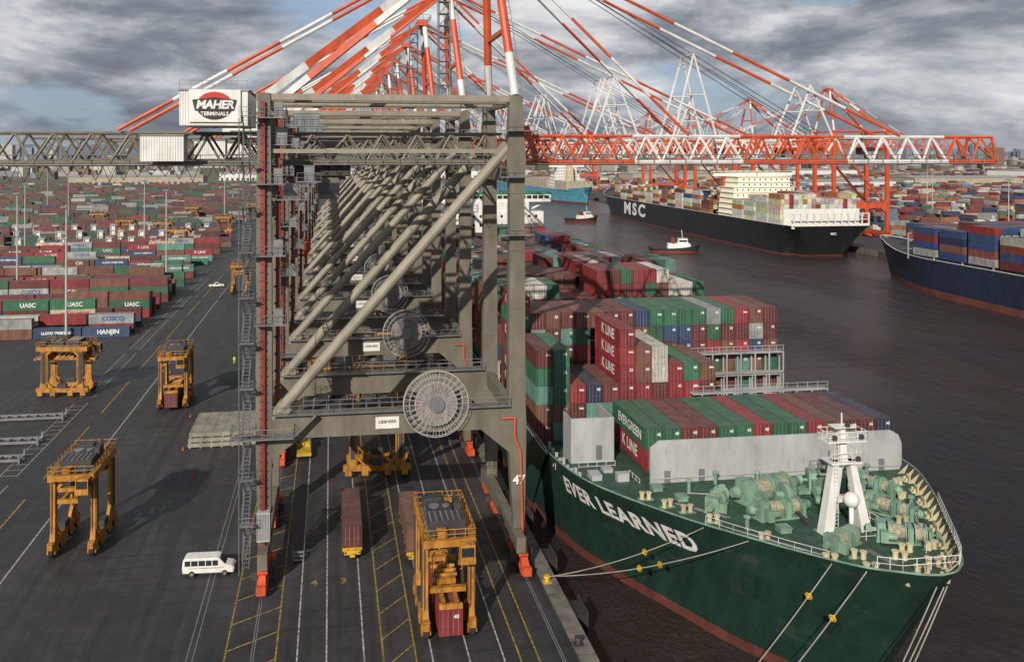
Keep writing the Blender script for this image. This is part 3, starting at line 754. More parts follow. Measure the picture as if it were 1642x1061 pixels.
def tug(loc,rz):
    e_=empty('tugboat',(loc[0],loc[1],0),(0,0,rz));thing(e_,'small harbour tugboat with red hull and white wheelhouse','tugboat','tugboats in the channel')
    T=[(0,0,1.2,0,1.6),(.8,2,2,1.2,1.4),(3,3.8,4.5,3,.8),(8,4.8,9,4.4,-.2),(16,4.8,16,4.6,-.8),(24,4.6,23,3.8,-.6),(27,3.6,25.5,2.6,-.4)]
    P_,pt_=hull(27,T,-5,4);obj('hull',hullmesh(P_,pt_,hullred),e_);obj('deck',deckmesh(P_,pt_,redp,.5),e_);obj('bulwark_cap',rimmesh(P_,pt_,tyre,.3),e_)
    b=MB();b.loft([(0,11,-1,6,12),(0,11,1.8,5.6,11.5)],0);b.loft([(0,9,1.8,4.6,5.5),(0,9,4.2,4,4.6)],0);b.box(-2.3,2.3,6.4,11.6,4.2,4.4,0);b.tube((0,9,4.4),(0,9.5,9),.15,0);b.box(-1,1,9,9.3,6.8,7,0)
    obj('deckhouse',b.mesh('dh',[white2]),e_)
    b=MB();b.box(-2.25,2.25,6.2,6.3,2.7,3.7);b.box(-2.3,-2.2,6.8,11,2.7,3.7);b.box(2.2,2.3,6.8,11,2.7,3.7);obj('window',b.mesh('tw',[glass]),e_)
    for sg in(-1,1):
        b=MB();b.loft([(sg*1.6,14,1.8,1.2,1.6),(sg*1.6,14,4.6,1,1.3)]);obj('funnel',b.mesh('tf',[redp]),e_)
    return e_
tug((194,440),R(75));tug((205,655),R(100))
# ------------------------------------------------------------------ quay gantry crane
cr=empty('gantry_crane',(7.5,114,0))
thing(cr,'tall taupe ship-to-shore gantry crane with red and white lattice boom','gantry crane','gantry cranes along the quay')
xl,xw=-15.2,15.3
def cpart(name,b,mats,smooth=False,par=None): return obj(name,b.mesh(name,mats,smooth),par or cr)
for yy in(-9,9):
    b=MB();b.loft([(xl,yy,3.2,1.3,1.2),(xl,yy,16.2,1.9,1.5),(xl,yy,19.5,1.9,1.5),(xl,yy,46,1.7,1.4),(xl,yy,57,1.4,1.3)])
    for z in (8,13,24,31,38,45): b.box(xl-.98,xl+.98,yy-.78,yy+.78,z,z+.12)
    cpart('landside_leg',b,[taupe])
    b=MB();b.loft([(xw,yy,3.2,1.3,1.2),(xw-.3,yy,16.2,2.3,1.5),(xw-.3,yy,19.5,2.1,1.5),(xw-.3,yy,46,1.8,1.5),(xw-.4,yy,49,2.4,1.6),(xw-.4,yy,52,2.0,1.6),(xw-.4,yy,57,1.5,1.3)])
    for z in (24,31,38,45): b.box(xw-1.35,xw+.75,yy-.8,yy+.8,z,z+.12)
    cpart('waterside_leg',b,[taupe])
    b=MB();prof=[(xl+.7,14.0),(xl+4.2,16.5),(xw-4.8,16.5),(xw-1.3,13.6),(xw-1.3,19.32),(xl+.7,19.32)]
    b.extr(prof,'y',yy-.72,yy+.72)
    for x in range(-10,12,4): b.box(x,x+.12,yy-.76,yy+.76,16.45,19.36)
    cpart('portal_beam',b,[taupe])
    b=MB();b.tube((xl+1.0,yy-.1,18.8),(xw-1.4,yy-.1,50.6),.66,0,14)
    for t in (.2,.4,.6,.8):
        p_=Vector((xl+1.0,yy-.1,18.8)).lerp(Vector((xw-1.4,yy-.1,50.6)),t);d_=Vector((xw-xl-2.4,0,31.8)).normalized()*.08;b.tube(p_-d_,p_+d_,.75,0,14)
    b.beam((xl+.7,yy-.1,18.3),(xl+2.6,yy-.1,20.4),1.0,1.7,0);b.beam((xw-2.6,yy-.1,49.3),(xw-1.3,yy-.1,50.9),1.0,1.6,0)
    cpart('diagonal_brace',b,[taupe_l],False)
    b=MB();b.box(xl-.9,xw+.5,yy-.4,yy+.4,56.2,56.95);b.tube((xl,yy*.5,56.4),(xw,yy*.5,56.4),.28,0,8);b.beam((xl,yy,50.2),(xw-1,yy,50.2),.4,.5)
    cpart('top_beam',b,[taupe_l])
for x in(xl,xw-.4):
    for z0,z1,hw,ln in ((46.3,48.1,.6,8.3),(55.9,56.6,.35,8.3),(16.9,18.9,.45,8.25),(2.5,4.3,.55,12.5)):
        b=MB();b.box(x-hw,x+hw,-ln,ln,z0,z1);cpart('side_beam',b,[taupe])
for x in(xl,xw):
    for yy in(-9,9):
        b=MB();b.loft([(x,yy,1.9,1.1,6.2),(x,yy,3.3,1.5,2.2)],0)
        for dy in(-2.6,2.6):
            b.loft([(x,yy+dy,.95,.9,4.2),(x,yy+dy,1.95,.8,1.6)],0)
            for q in(-1.5,0,1.5): b.box(x-.6,x+.6,yy+dy+q-.55,yy+dy+q+.55,.45,1.15,0)
        for q in(-4.1,-2.6,-1.1,1.1,2.6,4.1): b.tube((x-.35,yy+q,.38),(x+.35,yy+q,.38),.38,1,12)
        b.box(x-.5,x+.5,yy-5.2,yy-4.7,.5,1.5,0);b.box(x+.6,x+1.4,yy-1.4,yy+.2,1,2.1,1);b.box(x-1.3,x-.6,yy-2.4,yy-1.4,1,1.9,1);b.box(x+.6,x+1.2,yy+1.4,yy+2.6,1,1.9,0)
        cpart('bogie',b,[orange,dgrey])
def truss(b,x0,x1,yh,zb,zt,step,ms,bandL=None,r=.17):
    n=round((x1-x0)/step);st_=(x1-x0)/n
    def m(i): return ms[int(i*st_/bandL)%2] if bandL else ms[0]
    for i in range(n):
        a=x0+i*st_;c=a+st_;mid=(a+c)/2
        for sg in(-1,1):
            y=sg*yh
            b.beam((a,y,zb),(c,y,zb),.5,.65,m(i));b.tube((a,y*.75,zt),(c,y*.75,zt),r*1.3,m(i),6)
            b.tube((a,y,zb),(mid,y*.75,zt),r,m(i),5);b.tube((mid,y*.75,zt),(c,y,zb),r,m(i),5)
        b.tube((mid,-yh*.75,zt),(mid,yh*.75,zt),r*.8,m(i),4);b.tube((a,-yh,zb),(a,yh,zb),r,m(i),4);b.tube((a,-yh,zb),(c,yh,zb),r*.6,m(i),4)
b=MB();truss(b,-56,14.5,3.2,48.7,52.4,4.4,(0,0));cpart('backreach_girder',b,[taupe])
b=MB();truss(b,17,85.5,3.2,48.7,52.2,3.8,(0,1),15.2)
for q in (-3.2,3.2): b.beam((85.5,q,48.7),(85.5,q*.75,52.2),.3,.3,0);b.beam((14.6,q,48.7),(17,q,48.7),.6,.8,0)
b.beam((85.5,-3.2,48.7),(85.5,3.2,48.7),.4,.5,0);b.beam((85.5,-2.4,52.2),(85.5,2.4,52.2),.3,.3,0);b.beam((85.5,-3.2,48.7),(85.5,2.4,52.2),.2,.2,0)
for sg in(-1,1): b.beam((19,sg*3.3,49),(17.5,sg*3.3,53.5),.3,.8,0)
cpart('boom',b,[orange,white])
b=MB();b.rail([(-56,-4.2,48.6),(14,-4.2,48.6)],1.1,2.2,.05,0);b.box(-56,14,-4.3,-3.5,48.5,48.58,0);cpart('girder_walkway',b,[galv])
b=MB();b.rail([(17,-4.2,48.6),(85,-4.2,48.6)],1.1,2.2,.05,0);b.box(17,85,-4.3,-3.5,48.5,48.58,0);cpart('boom_walkway',b,[galv])
ap=Vector((12.6,0,78.5))
b=MB()
for sg in(-1,1):
    b.band((xw-.4,sg*9,57),(13.2,sg*2.2,78.5),.55,5.4,(1,0,0),10)
    b.band((xl+.3,sg*9,56.8),(12.2,sg*2.2,78.5),.5,5.8,(1,0,0),10,wh=(.75,.95))
b.box(11.6,13.9,-3.2,3.2,78.2,79.4,0);b.beam((14.4,-6.3,65.6),(14.4,6.3,65.6),.5,.6,0)
cpart('mast_frame',b,[orange,white])
b=MB();b.rail([(11,-3.6,79.4),(14.5,-3.6,79.4),(14.5,3.6,79.4),(11,3.6,79.4)],1.1,1.5,.05);cpart('mast_platform_railing',b,[galv])
b=MB()
for i in range(26):
    z=57+i*.82;b.box(15.3-.06*i,15.9-.06*i,-8.6+.26*i,-8.5+.26*i,z,z+.05)
for q in(0,1): b.beam((15.3+.6*q,-8.8,57),(13.7+.6*q,-2,78),.06,.06)
cpart('mast_ladder',b,[galv])
# lattice access tower on top frame
b=MB()
for dx in(0,1.4):
    for dy in(0,1.4): b.tube((6+dx,-5+dy,57),(6+dx,-5+dy,72),.07,0,4)
for i in range(10):
    z=57+i*1.5
    b.tube((6,-5,z),(7.4,-5,z+1.5),.04,0,4);b.tube((6,-3.6,z),(7.4,-3.6,z+1.5),.04,0,4);b.box(6,7.4,-5,-3.6,z,z+.05)
cpart('lattice_tower',b,[galv])
for sg in(-1,1):
    b=MB();b.band(ap+Vector((-.6,sg*2.6,0)),(-33,sg*3.0,52.8),.24,7.8,(0,1),8);cpart('backstay',b,[orange,white])
    b=MB();b.band(ap+Vector((.6,sg*2.6,0)),(71,sg*2.6,52.4),.22,9.0,(0,1),8);cpart('outer_forestay',b,[orange,white])
    b=MB();b.band(ap+Vector((.6,sg*2.2,-.6)),(40,sg*2.6,52.4),.2,7.0,(0,1),8);cpart('inner_forestay',b,[orange,white])
    for dz,x2,z2 in ((.6,58,52.6),(.8,60,52.8)):
        b=MB();b.tube(ap+Vector((.6,sg*1.0,dz)),(x2,sg*1.0,z2),.05,0,4);cpart('hoist_rope',b,[dgrey])
for X0,hh in ((30,8),(41,11),(58,7)):
    b=MB()
    for sg in(-1,1):
        b.tube((X0-3,sg*2.4,52.3),(X0,sg*2,52.3+hh),.14,0,5);b.tube((X0+3,sg*2.4,52.3),(X0,sg*2,52.3+hh),.14,0,5);b.tube((X0-1.5,sg*2.2,52.3+hh/2),(X0+1.5,sg*2.2,52.3+hh/2),.1,0,4)
    b.tube((X0,-2,52.3+hh),(X0,2,52.3+hh),.14,0,5)
    cpart('stay_support_frame',b,[white])
b=MB();rc=(4.95,-10.6,20.1)
for k_ in range(60):
    t=2*math.pi*k_/60;dy=.28 if k_%2 else -.28
    b.tube((rc[0]+.6*math.cos(t),rc[1]+dy*.8,rc[2]+.6*math.sin(t)),(rc[0]+3.9*math.cos(t),rc[1]+dy,rc[2]+3.9*math.sin(t)),.03,0,4)
for R0,r_ in((3.9,.045),(3.2,.03),(2.5,.04)):
    for dy in(-.28,.28): b.ring((rc[0],rc[1]+dy,rc[2]),R0,r_,'y',0,44,4)
b.tube((rc[0],rc[1]-.2,rc[2]),(rc[0],rc[1]+.2,rc[2]),2.45,1,40);b.tube((rc[0],rc[1]-.45,rc[2]),(rc[0],rc[1]+1.2,rc[2]),.55,2,14);b.tube((rc[0],rc[1]-.5,rc[2]),(rc[0],rc[1]-.3,rc[2]),.95,2,18)
b.box(rc[0]-.6,rc[0]+.6,rc[1]+.5,rc[1]+1.2,19.3,20.6,2)
cpart('cable_reel',b,[reelm,M('wound_cable',(.2,.175,.17),.7,var=.5,scale=3),galv])
for yy in(-9,9):
    b=MB();b.box(xl+1,xw-1.4,yy-1.5,yy-.73,19.34,19.4);b.rail([(xl+1,yy-1.5,19.4),(xw-1.4,yy-1.5,19.4)],1.1,1.6,.04);b.rail([(xl+1,yy+.7,19.34),(xw-1.4,yy+.7,19.34)],1.1,1.6,.04)
    cpart('access_platform',b,[galv])
b=MB();b.box(xl-3.6,xl+3.5,-11.6,-9.8,17.0,17.1);b.rail([(xl-3.6,-11.6,17.1),(xl+3.5,-11.6,17.1),(xl+3.5,-9.8,17.1)],1.1,1.2,.04);b.rail([(xl-3.6,-11.6,17.1),(xl-3.6,-9,17.1)],1.1,1.2,.04)
b.beam((xl+3.5,-10.8,17.1),(xl+6,-10.6,19.4),.8,.1);cpart('access_platform',b,[galv])
for z in(30,38,46.3,54):
    b=MB();b.box(xl-1.0,xl+2.6,-11.2,-9.8,z,z+.1);b.rail([(xl-1,-11.2,z+.1),(xl+2.6,-11.2,z+.1),(xl+2.6,-9.8,z+.1)],1.1,1.2,.04)
    b.box(xl+1.2,xl+2.2,-10.7,-9.9,z+.1,z+1.9);cpart('access_platform',b,[galv])
for z in(40,47,52.6):
    b=MB();b.box(xw-2.6,xw+1.6,-11,-9.9,z,z+.1);b.rail([(xw-2.6,-11,z+.1),(xw+1.6,-11,z+.1),(xw+1.6,-9.9,z+.1)],1.1,1.2,.04);cpart('access_platform',b,[galv])
b=MB();z=2.2;f=0
while z<53:
    y0,y1=(-11.2,-8) if f%2==0 else (-8,-11.2)
    for dx in(0,.75): b.beam((xl-1.6-dx,y0,z),(xl-1.6-dx,y1,z+2.6),.07,.25)
    for s_ in range(8):
        t=(s_+.5)/8;b.box(xl-2.35,xl-1.6,y0+(y1-y0)*t-.12,y0+(y1-y0)*t+.12,z+2.6*t,z+2.6*t+.04)
    for dx in(0,.78): b.tube((xl-1.6-dx,y0,z+1),(xl-1.6-dx,y1,z+3.6),.035,0,4)
    ye=y1;b.box(xl-2.6,xl-1.0,min(ye,ye+(.9 if ye>-9 else -.9)),max(ye,ye+(.9 if ye>-9 else -.9)),z+2.58,z+2.64)
    b.rail([(xl-2.6,ye+(.9 if ye>-9 else -.9),z+2.6),(xl-1.0,ye+(.9 if ye>-9 else -.9),z+2.6)],1.0,.8,.03)
    z+=2.6;f+=1
for y in(-12,-7.2): b.tube((xl-2.6,y,2),(xl-2.6,y,54),.06,0,4)
cpart('stair_tower',b,[galv])
b=MB();b.box(xl-.35,xl+.15,-10.15,-9.85,4,56,0);
for z in range(5,56,1): b.box(xl-.45,xl+.25,-10.2,-9.83,z,z+.12,1)
cpart('lift_rack',b,[redp,dgrey])
b=MB();b.beam((xl+1.5,-8,20),(xl+1.5,-8,56),.5,.35,0)
for z in range(20,56,2): b.box(xl+1.1,xl+1.9,-8.3,-7.8,z,z+.25,1)
cpart('cable_chain',b,[redp,dgrey])
# equipment clutter on upper landside frame
for a_ in ((xl+2.2,xl+4.2,-8.6,-7,44.5,46.2),(xl+4.6,xl+5.8,-8.6,-7.4,46.6,48.4),(xl+1.2,xl+2.6,-8.4,-7,51,53),(xl+3.4,xl+6.4,-9.6,-8.6,53.2,54.6)):
    b=MB();b.box(*a_);b.box(a_[0]-.1,a_[1]+.1,a_[2]-.1,a_[3]+.1,a_[5],a_[5]+.08);b.rail([(a_[0]-.8,a_[2]-.5,a_[4]-.1),(a_[1]+.8,a_[2]-.5,a_[4]-.1)],1.1,1,.04);b.box(a_[0]-.8,a_[1]+.8,a_[2]-.5,a_[3],a_[4]-.12,a_[4]-.02)
    cpart('equipment_box',b,[galv])
b=MB()
pp=[(xw-2.2,-9.95,17.8),(xw-.6,-9.95,17.8),(xw-.6,-9.95,15.5),(xw+.1,-9.95,13.5),(xw+.35,-9.95,4)]
for a,c in zip(pp[:-1],pp[1:]): b.tube(a,c,.13,0,6)
cpart('cable_conduit',b,[orange])
b=MB();b.box(xl-.75,xl+.75,-10.7,-9.75,5.0,8.4,0)
for i in range(8): b.box(xl-.7+i*.18,xl-.62+i*.18,-10.74,-10.7,5.2,8.2,1)
cpart('electrical_cabinet',b,[lgrey,galv])
b=MB();b.box(-2.2,.6,-9.85,-9.76,17.2,18.6,0);sg_=cpart('maker_sign',b,[white2]);obj('sign_lettering',tmesh('LIEBHERR',.5,lblack,.01),sg_,(-.8,-9.87,18.0),FRONT)
obj('number_lettering',tmesh('47',1.5,lwhite,.05),cr,(xw-.1,-9.9,10.2),FRONT);obj('number_lettering',tmesh('47',1.5,lwhite,.05),cr,(xw-.1,8.1,10.2),FRONT)
mh=obj('machinery_house',None,cr)
b=MB();b.box(-25,-17.2,-8.0,4,53.2,57.3,0)
for i in range(26): b.box(-25+i*.3,-24.9+i*.3,-8.05,-8,53.3,57.2,0)
b.box(-25.2,-17,-8.2,4.2,57.3,57.5,1);b.rail([(-25,-8,57.5),(-17.2,-8,57.5)],1,1.3,.03,1);obj('house_wall',b.mesh('hw',[white2,roofg]),mh)
b=MB();b.box(-23.9,-18.0,-8.3,-8.12,53.6,57.4,0)
sg_=obj('sign_board',b.mesh('sb',[white2]),mh)
b=MB()
def disc(cx_,cz,rx,rz,y,m,a0=0,a1=360,n=28):
    vs=[(cx_,y,cz)]+[(cx_+rx*math.cos(R(a0+(a1-a0)*i/n)),y,cz+rz*math.sin(R(a0+(a1-a0)*i/n))) for i in range(n+1)]
    b.add(vs,[(0,i,i+1) for i in range(1,n+1)],m)
disc(-20.95,55.5,2.1,1.65,-8.31,0,0,180);disc(-20.95,55.5,2.1,1.65,-8.31,1,180,360)
b.add([(-23.5,-8.33,56.2),(-23.2,-8.33,54.9),(-18.7,-8.33,54.9),(-18.4,-8.33,56.2),(-20.95,-8.33,56.5)],[(0,1,2,3,4)],1)
obj('sign_emblem',b.mesh('se',[lred,lblack]),sg_)
obj('sign_lettering',tmesh('MAHER',1.35,lwhite,.05,.95,.2),sg_,(-20.95,-8.35,55.6),FRONT)
obj('sign_lettering',tmesh('TERMINALS',.62,lwhite,.02),sg_,(-20.95,-8.36,54.55),FRONT)
b=MB();b.box(-29.5,-24.6,-7.6,-4.6,49,52,0)
for i in range(16): b.box(-29.5+i*.3,-29.4+i*.3,-7.66,-7.6,49.1,51.9,0)
b.box(-29.6,-24.5,-7.8,-4.5,52,52.12,1);cpart('electrical_house',b,[white2,roofg])
b=MB();b.box(-12,-5,-3,3,47,48.4,0);b.box(-11.5,-5.6,-3.6,3.6,46.6,47,0);b.box(-9,-6.5,-5.2,-3.6,44.3,46.9,1);cpart('trolley',b,[dgrey,taupe])
b=MB();b.box(-9.05,-6.45,-5.26,-5.2,44.9,46.3);b.box(-6.49,-6.43,-5.1,-3.7,44.9,46.3);cpart('cab_window',b,[glass])
b=MB()
for i in range(40): x=-52+i*1.6;b.tube((x,-4.6,48.4),(x+.8,-4.6,46.9+.4*math.sin(i)),.04,0,4);b.tube((x+.8,-4.6,46.9+.4*math.sin(i)),(x+1.6,-4.6,48.4),.04,0,4)
cpart('festoon_cable',b,[black])
for y in (155,196,236,277,318,360,402,446): last=dup(cr,(7.5,y,0))
swap={taupe.name:orange,taupe_l.name:orange,}
mc={}
def mm_(me):
    if me.name in mc:return mc[me.name]
    n=me.copy()
    for i,m in enumerate(n.materials):
        if m and m.name in swap:n.materials[i]=swap[m.name]
    mc[me.name]=n;return n
for (x,y) in ((301,472),(304,575),(308,680),(312,790),(340,1150)):
    n=dup(cr,(x,y,0),(0,0,math.pi),None,mm_);n.scale=(1.1,1.1,1.1)
    thing(n,'orange ship-to-shore gantry crane with white and red boom on far quay','gantry crane','gantry cranes on the opposite quay')
    for ch in list(n.children):
        if ch.name.startswith(('number_lettering','machinery_house','maker_sign')):
            for g in list(ch.children):
                for q in list(g.children): bpy.data.objects.remove(q)
                bpy.data.objects.remove(g)
            bpy.data.objects.remove(ch)
b=MB()
for x in(-.7,.7): b.box(x-.18,x+.18,-5.9,5.9,0,.45)
for y in(-6,6): b.box(-1.2,1.2,y-.15,y+.15,-.1,.4)
b.box(-1.2,1.2,-2,2,.4,2.2);b.box(-.9,.9,-1.2,1.2,2.2,3)
SPH=b.mesh('csp',[orange])
for cy,x,z in ((196,-5.6,28),(318,2,24)):
    e_=empty('container_spreader',(x,cy,z));thing(e_,'orange container spreader hanging on ropes beneath a quay crane','spreader','spreaders hanging from cranes')
    obj('spreader_frame',SPH,e_)
    for dx in(-1,1):
        for dy in(-1,1):
            b=MB();b.tube((dx*.8,dy,2.9),(dx*1.4,dy*1.5,46.6-z),.05,0,4);obj('hoist_rope',b.mesh('hr',[dgrey]),e_)
# ------------------------------------------------------------------ straddle carriers
SM={}
def smesh():
    for sg in(-1,1):
        b=MB();x=sg*2.4
        b.box(x-.38,x+.38,-5.1,5.1,1.15,2.0);b.box(x-.3,x+.3,-5.3,-5.1,1.2,1.9)
        for y in(-3.7,3.7):
            b.loft([(x,y,2.0,.66,1.5),(x,y,3.4,.55,.95),(x,y,9.5,.55,.9)]);b.beam((x,y,8.2),(x,y*.55,9.7),.4,.35);b.beam((x,y*.5,2),(x,y*.9,3.6),.4,.3)
            b.box(x+sg*.28,x+sg*.44,y-.3,y+.3,3,9.3,1)
            b.tube((x-.1,y-.55,2),(x-.1,y-.55,9.4),.06,1,5)
        b.box(x-.34,x+.34,-5.1,5.1,9.5,10.35)
        for y in(-4.3,-1.75,1.75,4.3): b.box(x-.45,x+.45,y-.3,y+.3,.55,1.2);b.box(x-.5,x-.36,y-.5,y+.5,.5,1.5);b.box(x+.36,x+.5,y-.5,y+.5,.5,1.5)
        b.box(x-.42,x+.42,-.9,.9,2.0,2.9,1)
        b.box(x-.1,x+.1,-3.1,-2.9,2,9.5);b.box(x-.1,x+.1,2.9,3.1,2,9.5)
        SM['side%d'%sg]=b.mesh('sf',[yellowo,dgrey])
    b=MB()
    for y in(-4.9,-3.7,3.7,4.9): b.box(-2.06,2.06,y-.28,y+.28,9.6,10.3)
    for x in(-1.2,1.2): b.box(x-.15,x+.15,-4.6,4.6,9.7,10.2)
    for y in(-3.7,3.7):
        for sg in(-1,1): b.beam((sg*2.1,y,8.1),(sg*.8,y,9.7),.35,.35)
    SM['cross']=b.mesh('cb',[yellowo])
    b=MB();b.box(-2.1,2.1,-3.5,3.4,10.36,10.44,1)
    b.box(-1.9,1.9,-3.2,-.5,10.45,11.5,0);b.box(-1.7,1.0,.0,2.5,10.45,11.3,0);b.box(1.2,1.9,.2,2.2,10.45,11.9,0);b.tube((1.5,2.6,10.5),(1.5,2.6,12.2),.14,0,8);b.box(-1.9,.2,3.45,4.7,10.36,11.3,0)
    b.box(.6,1.9,3.5,4.6,10.36,10.9,2);b.box(-1.2,-.2,-4.7,-3.6,10.36,11.0,2)
    for i in range(6): b.box(-1.75+i*.6,-1.6+i*.6,-3.1,-.6,11.5,11.56,1)
    b.tube((-.9,1.2,11.3),(-.9,1.2,11.42),.6,1,14);b.tube((.4,1.2,11.3),(.4,1.2,11.42),.4,1,14)
    for y in (-4.3,-3.9): b.tube((-1.8,y,10.5),(1.8,y,10.5),.22,0,8)
    SM['engine']=b.mesh('en',[dgrey,galv,yellowo])
    b=MB();b.rail([(-2.7,-5.1,10.36),(2.7,-5.1,10.36),(2.7,5.1,10.36),(-2.7,5.1,10.36),(-2.7,-5.1,10.36)],1,1.2,.045)
    for i in range(26): b.box(2.75,2.79,-4.0,-3.5,1.7+i*.33,1.74+i*.33)
    b.tube((2.77,-4,1.6),(2.77,-4,10.8),.04,0,4);b.tube((2.77,-3.5,1.6),(2.77,-3.5,10.8),.04,0,4)
    SM['rail']=b.mesh('ra',[yellowo])
    b=MB();b.box(.9,2.5,-6.5,-5.2,8.3,9.0);b.box(.95,2.45,-6.4,-5.2,9.95,10.2)
    for x in(.95,2.35):
        for y in(-6.4,-5.3): b.box(x,x+.1,y,y+.1,9,9.95)
    SM['cab']=b.mesh('cab',[yellowo])
    b=MB();b.box(1.0,2.4,-6.35,-5.25,9.0,9.95);SM['cabw']=b.mesh('cabw',[glass])
    b=MB();b.tube((-.24,0,0),(.24,0,0),.78,0,16);b.tube((-.27,0,0),(.27,0,0),.36,1,12);SM['wheel']=b.mesh('wh',[tyre,yellowo])
    b=MB()
    for x in(-.7,.7): b.box(x-.2,x+.2,-5.9,5.9,.15,.55)
    for y in(-6,6): b.box(-1.2,1.2,y-.18,y+.18,.05,.55)
    b.box(-1.1,1.1,-1.8,1.8,.5,1.0);b.box(-1.9,1.9,-3.8,-3.2,.6,1.1);b.box(-1.9,1.9,3.2,3.8,.6,1.1)
    for y in (-1,0,1): b.tube((-1.3,y,1.1),(1.3,y,1.1),.18,0,8)
    SM['spr']=b.mesh('sp',[yellowo])
smesh()
def straddle(x,y,rz,sp=7.2,lab='amber straddle carrier standing empty on the asphalt'):
    e_=empty('straddle_carrier',(x,y,0),(0,0,rz));thing(e_,lab,'straddle carrier','straddle carriers on the terminal')
    obj('side_frame',SM['side-1'],e_);obj('side_frame',SM['side1'],e_);obj('top_frame',SM['cross'],e_);obj('engine',SM['engine'],e_);obj('guard_rail',SM['rail'],e_)
    c_=obj('cab',SM['cab'],e_);obj('window',SM['cabw'],c_)
    for sg in(-1,1):
        for yy in(-4.3,-1.75,1.75,4.3): obj('wheel',SM['wheel'],e_,(sg*2.4,yy,.78))
    obj('spreader',SM['spr'],e_,(0,0,sp))
    for xx in(-1.6,1.6):
        for yy in(-3.4,3.4):
            b=MB();b.tube((xx,yy,sp+1),(xx,yy,9.8),.05,0,5);obj('hoist_rope',b.mesh('hr',[dgrey]),e_)
car='amber straddle carrier carrying a dark red container'
straddle(-31.5,118.6,R(-2));straddle(-54,191,R(84));straddle(-30.6,181.6,R(1),3.4,car);straddle(12.1,93.9,0,3.7,car)
straddle(7.2,137.5,R(86),6.8);straddle(9.2,164.5,R(88),6.8);straddle(13,198,R(90),6.8);straddle(-32,321,0);straddle(-2,185,R(2),5);straddle(17,255,R(90));straddle(6,228,R(90));straddle(-11,262,0)
for x,y in ((-78,470),(-95,520),(-66,560),(-120,540),(-150,600),(-100,660),(-60,700)): straddle(x,y,R(90))
def trailer(x,y):
    e_=empty('yard_trailer',(x,y,0));thing(e_,'yellow yard trailer carrying a container','trailer','yard trailers')
    b=MB()
    for dx in(-.5,.5): b.box(dx-.1,dx+.1,-6.4,6.4,.95,1.25)
    for yy in(-6.4,-3,0,3,6.1): b.box(-1.2,1.2,yy,yy+.3,1.0,1.3)
    b.box(-1.0,1.0,-6.8,-6.41,.7,1.2);b.box(-.3,.3,-7.3,-6.8,.6,.9);obj('chassis',b.mesh('ch',[yellow]),e_)
    for dx in(-.95,.95):
        for yy in(-5.2,-3.9,5): obj('wheel',SM['wheel'],e_,(dx,yy,.5),(0,0,0),(1,.65,.65))
    for dx in(-.95,.7):
        b=MB();b.box(dx,dx+.25,-6.84,-6.8,.85,1.05);obj('tail_lamp',b.mesh('tl',[redp]),e_)
    return e_
trailer(2.65,114.8);trailer(10.4,112.5)
def tractor(x,y,rz=0):
    e_=empty('terminal_tractor',(x,y,0),(0,0,rz));thing(e_,'small yellow terminal tractor with a single cab','terminal tractor','terminal tractors')
    b=MB();b.box(-1.15,1.15,-2.6,2.6,.6,1.1);b.box(-1.15,.1,.6,2.2,1.1,2.9);b.box(.2,1.1,.6,2.4,1.1,1.9);obj('body',b.mesh('tb',[yellow]),e_)
    for a in ((-1.05,0,2.2,2.25,1.8,2.7),(-1.05,0,.55,.6,1.8,2.7),(-1.2,-1.15,.8,2,1.8,2.7),(.1,.14,.8,2,1.9,2.7)):
        b=MB();b.box(*a);obj('window',b.mesh('tww',[glass]),e_)
    for dx in(-.95,.95):
        for yy in(-1.7,1.7): obj('wheel',SM['wheel'],e_,(dx,yy,.5),(0,0,0),(1,.65,.65))
tractor(-4.4,147,R(3));tractor(-12,240)
v_=empty('passenger_van',(-14.3,107.3,0),(0,0,R(-3)));thing(v_,'white passenger van parked beside the crane rail','van')
b=MB();pr=[(-2.9,.42),(-2.97,1.0),(-2.88,1.9),(-2.7,2.12),(-2.4,2.18),(1.1,2.18),(1.35,2.1),(2.0,1.38),(2.75,1.2),(2.95,1.05),(3.0,.7),(2.98,.42)]
b.extr(pr,'y',-.92,.92);vb=b.mesh('vb',[white2])
bm=bmesh.new();bm.from_mesh(vb);bmesh.ops.bevel(bm,geom=[e_ for e_ in bm.edges if abs(e_.verts[0].co.y-e_.verts[1].co.y)<.01],offset=.09,segments=2,affect='EDGES');bm.to_mesh(vb);bm.free()
obj('body',vb,v_)
for s_ in(-.925,.925):
    for a,c in [(-2.65,-2.0),(-1.9,-1.15),(-1.05,-.3),(-.2,.45),(.55,1.2)]:
        b=MB();b.box(a,c,s_-.012,s_+.012,1.3,1.92);obj('window',b.mesh('vw',[glass]),v_)
b=MB();b.quad((1.38,-.76,2.09),(2.03,-.8,1.4),(2.03,.8,1.4),(1.38,.76,2.09));obj('windscreen',b.mesh('vw',[glass]),v_)
b=MB();b.tube((0,-.12,0),(0,.12,0),.37,0,16);b.tube((0,-.135,0),(0,.135,0),.19,1,12);VW=b.mesh('vwh',[tyre,galv])
for x in(-1.85,1.95):
    for y in(-.86,.86): obj('wheel',VW,v_,(x,y,.37))
b=MB();b.box(2.96,3.04,-.8,-.5,.75,1.0);HL=b.mesh('hl',[M('lamp_glass',(.6,.6,.55),.2)]);obj('headlight',HL,v_);obj('headlight',HL,v_,(0,1.3,0))
b=MB();b.box(2.95,3.1,-.9,.9,.42,.62);obj('bumper',b.mesh('bp',[dgrey]),v_)
b=MB();b.box(-3.05,-2.93,-.9,.9,.42,.62);obj('bumper',b.mesh('bp',[dgrey]),v_)
b=MB();b.box(-2.3,1.9,-.932,-.922,1.0,1.06);obj('side_stripe',b.mesh('ssp',[lred]),v_)
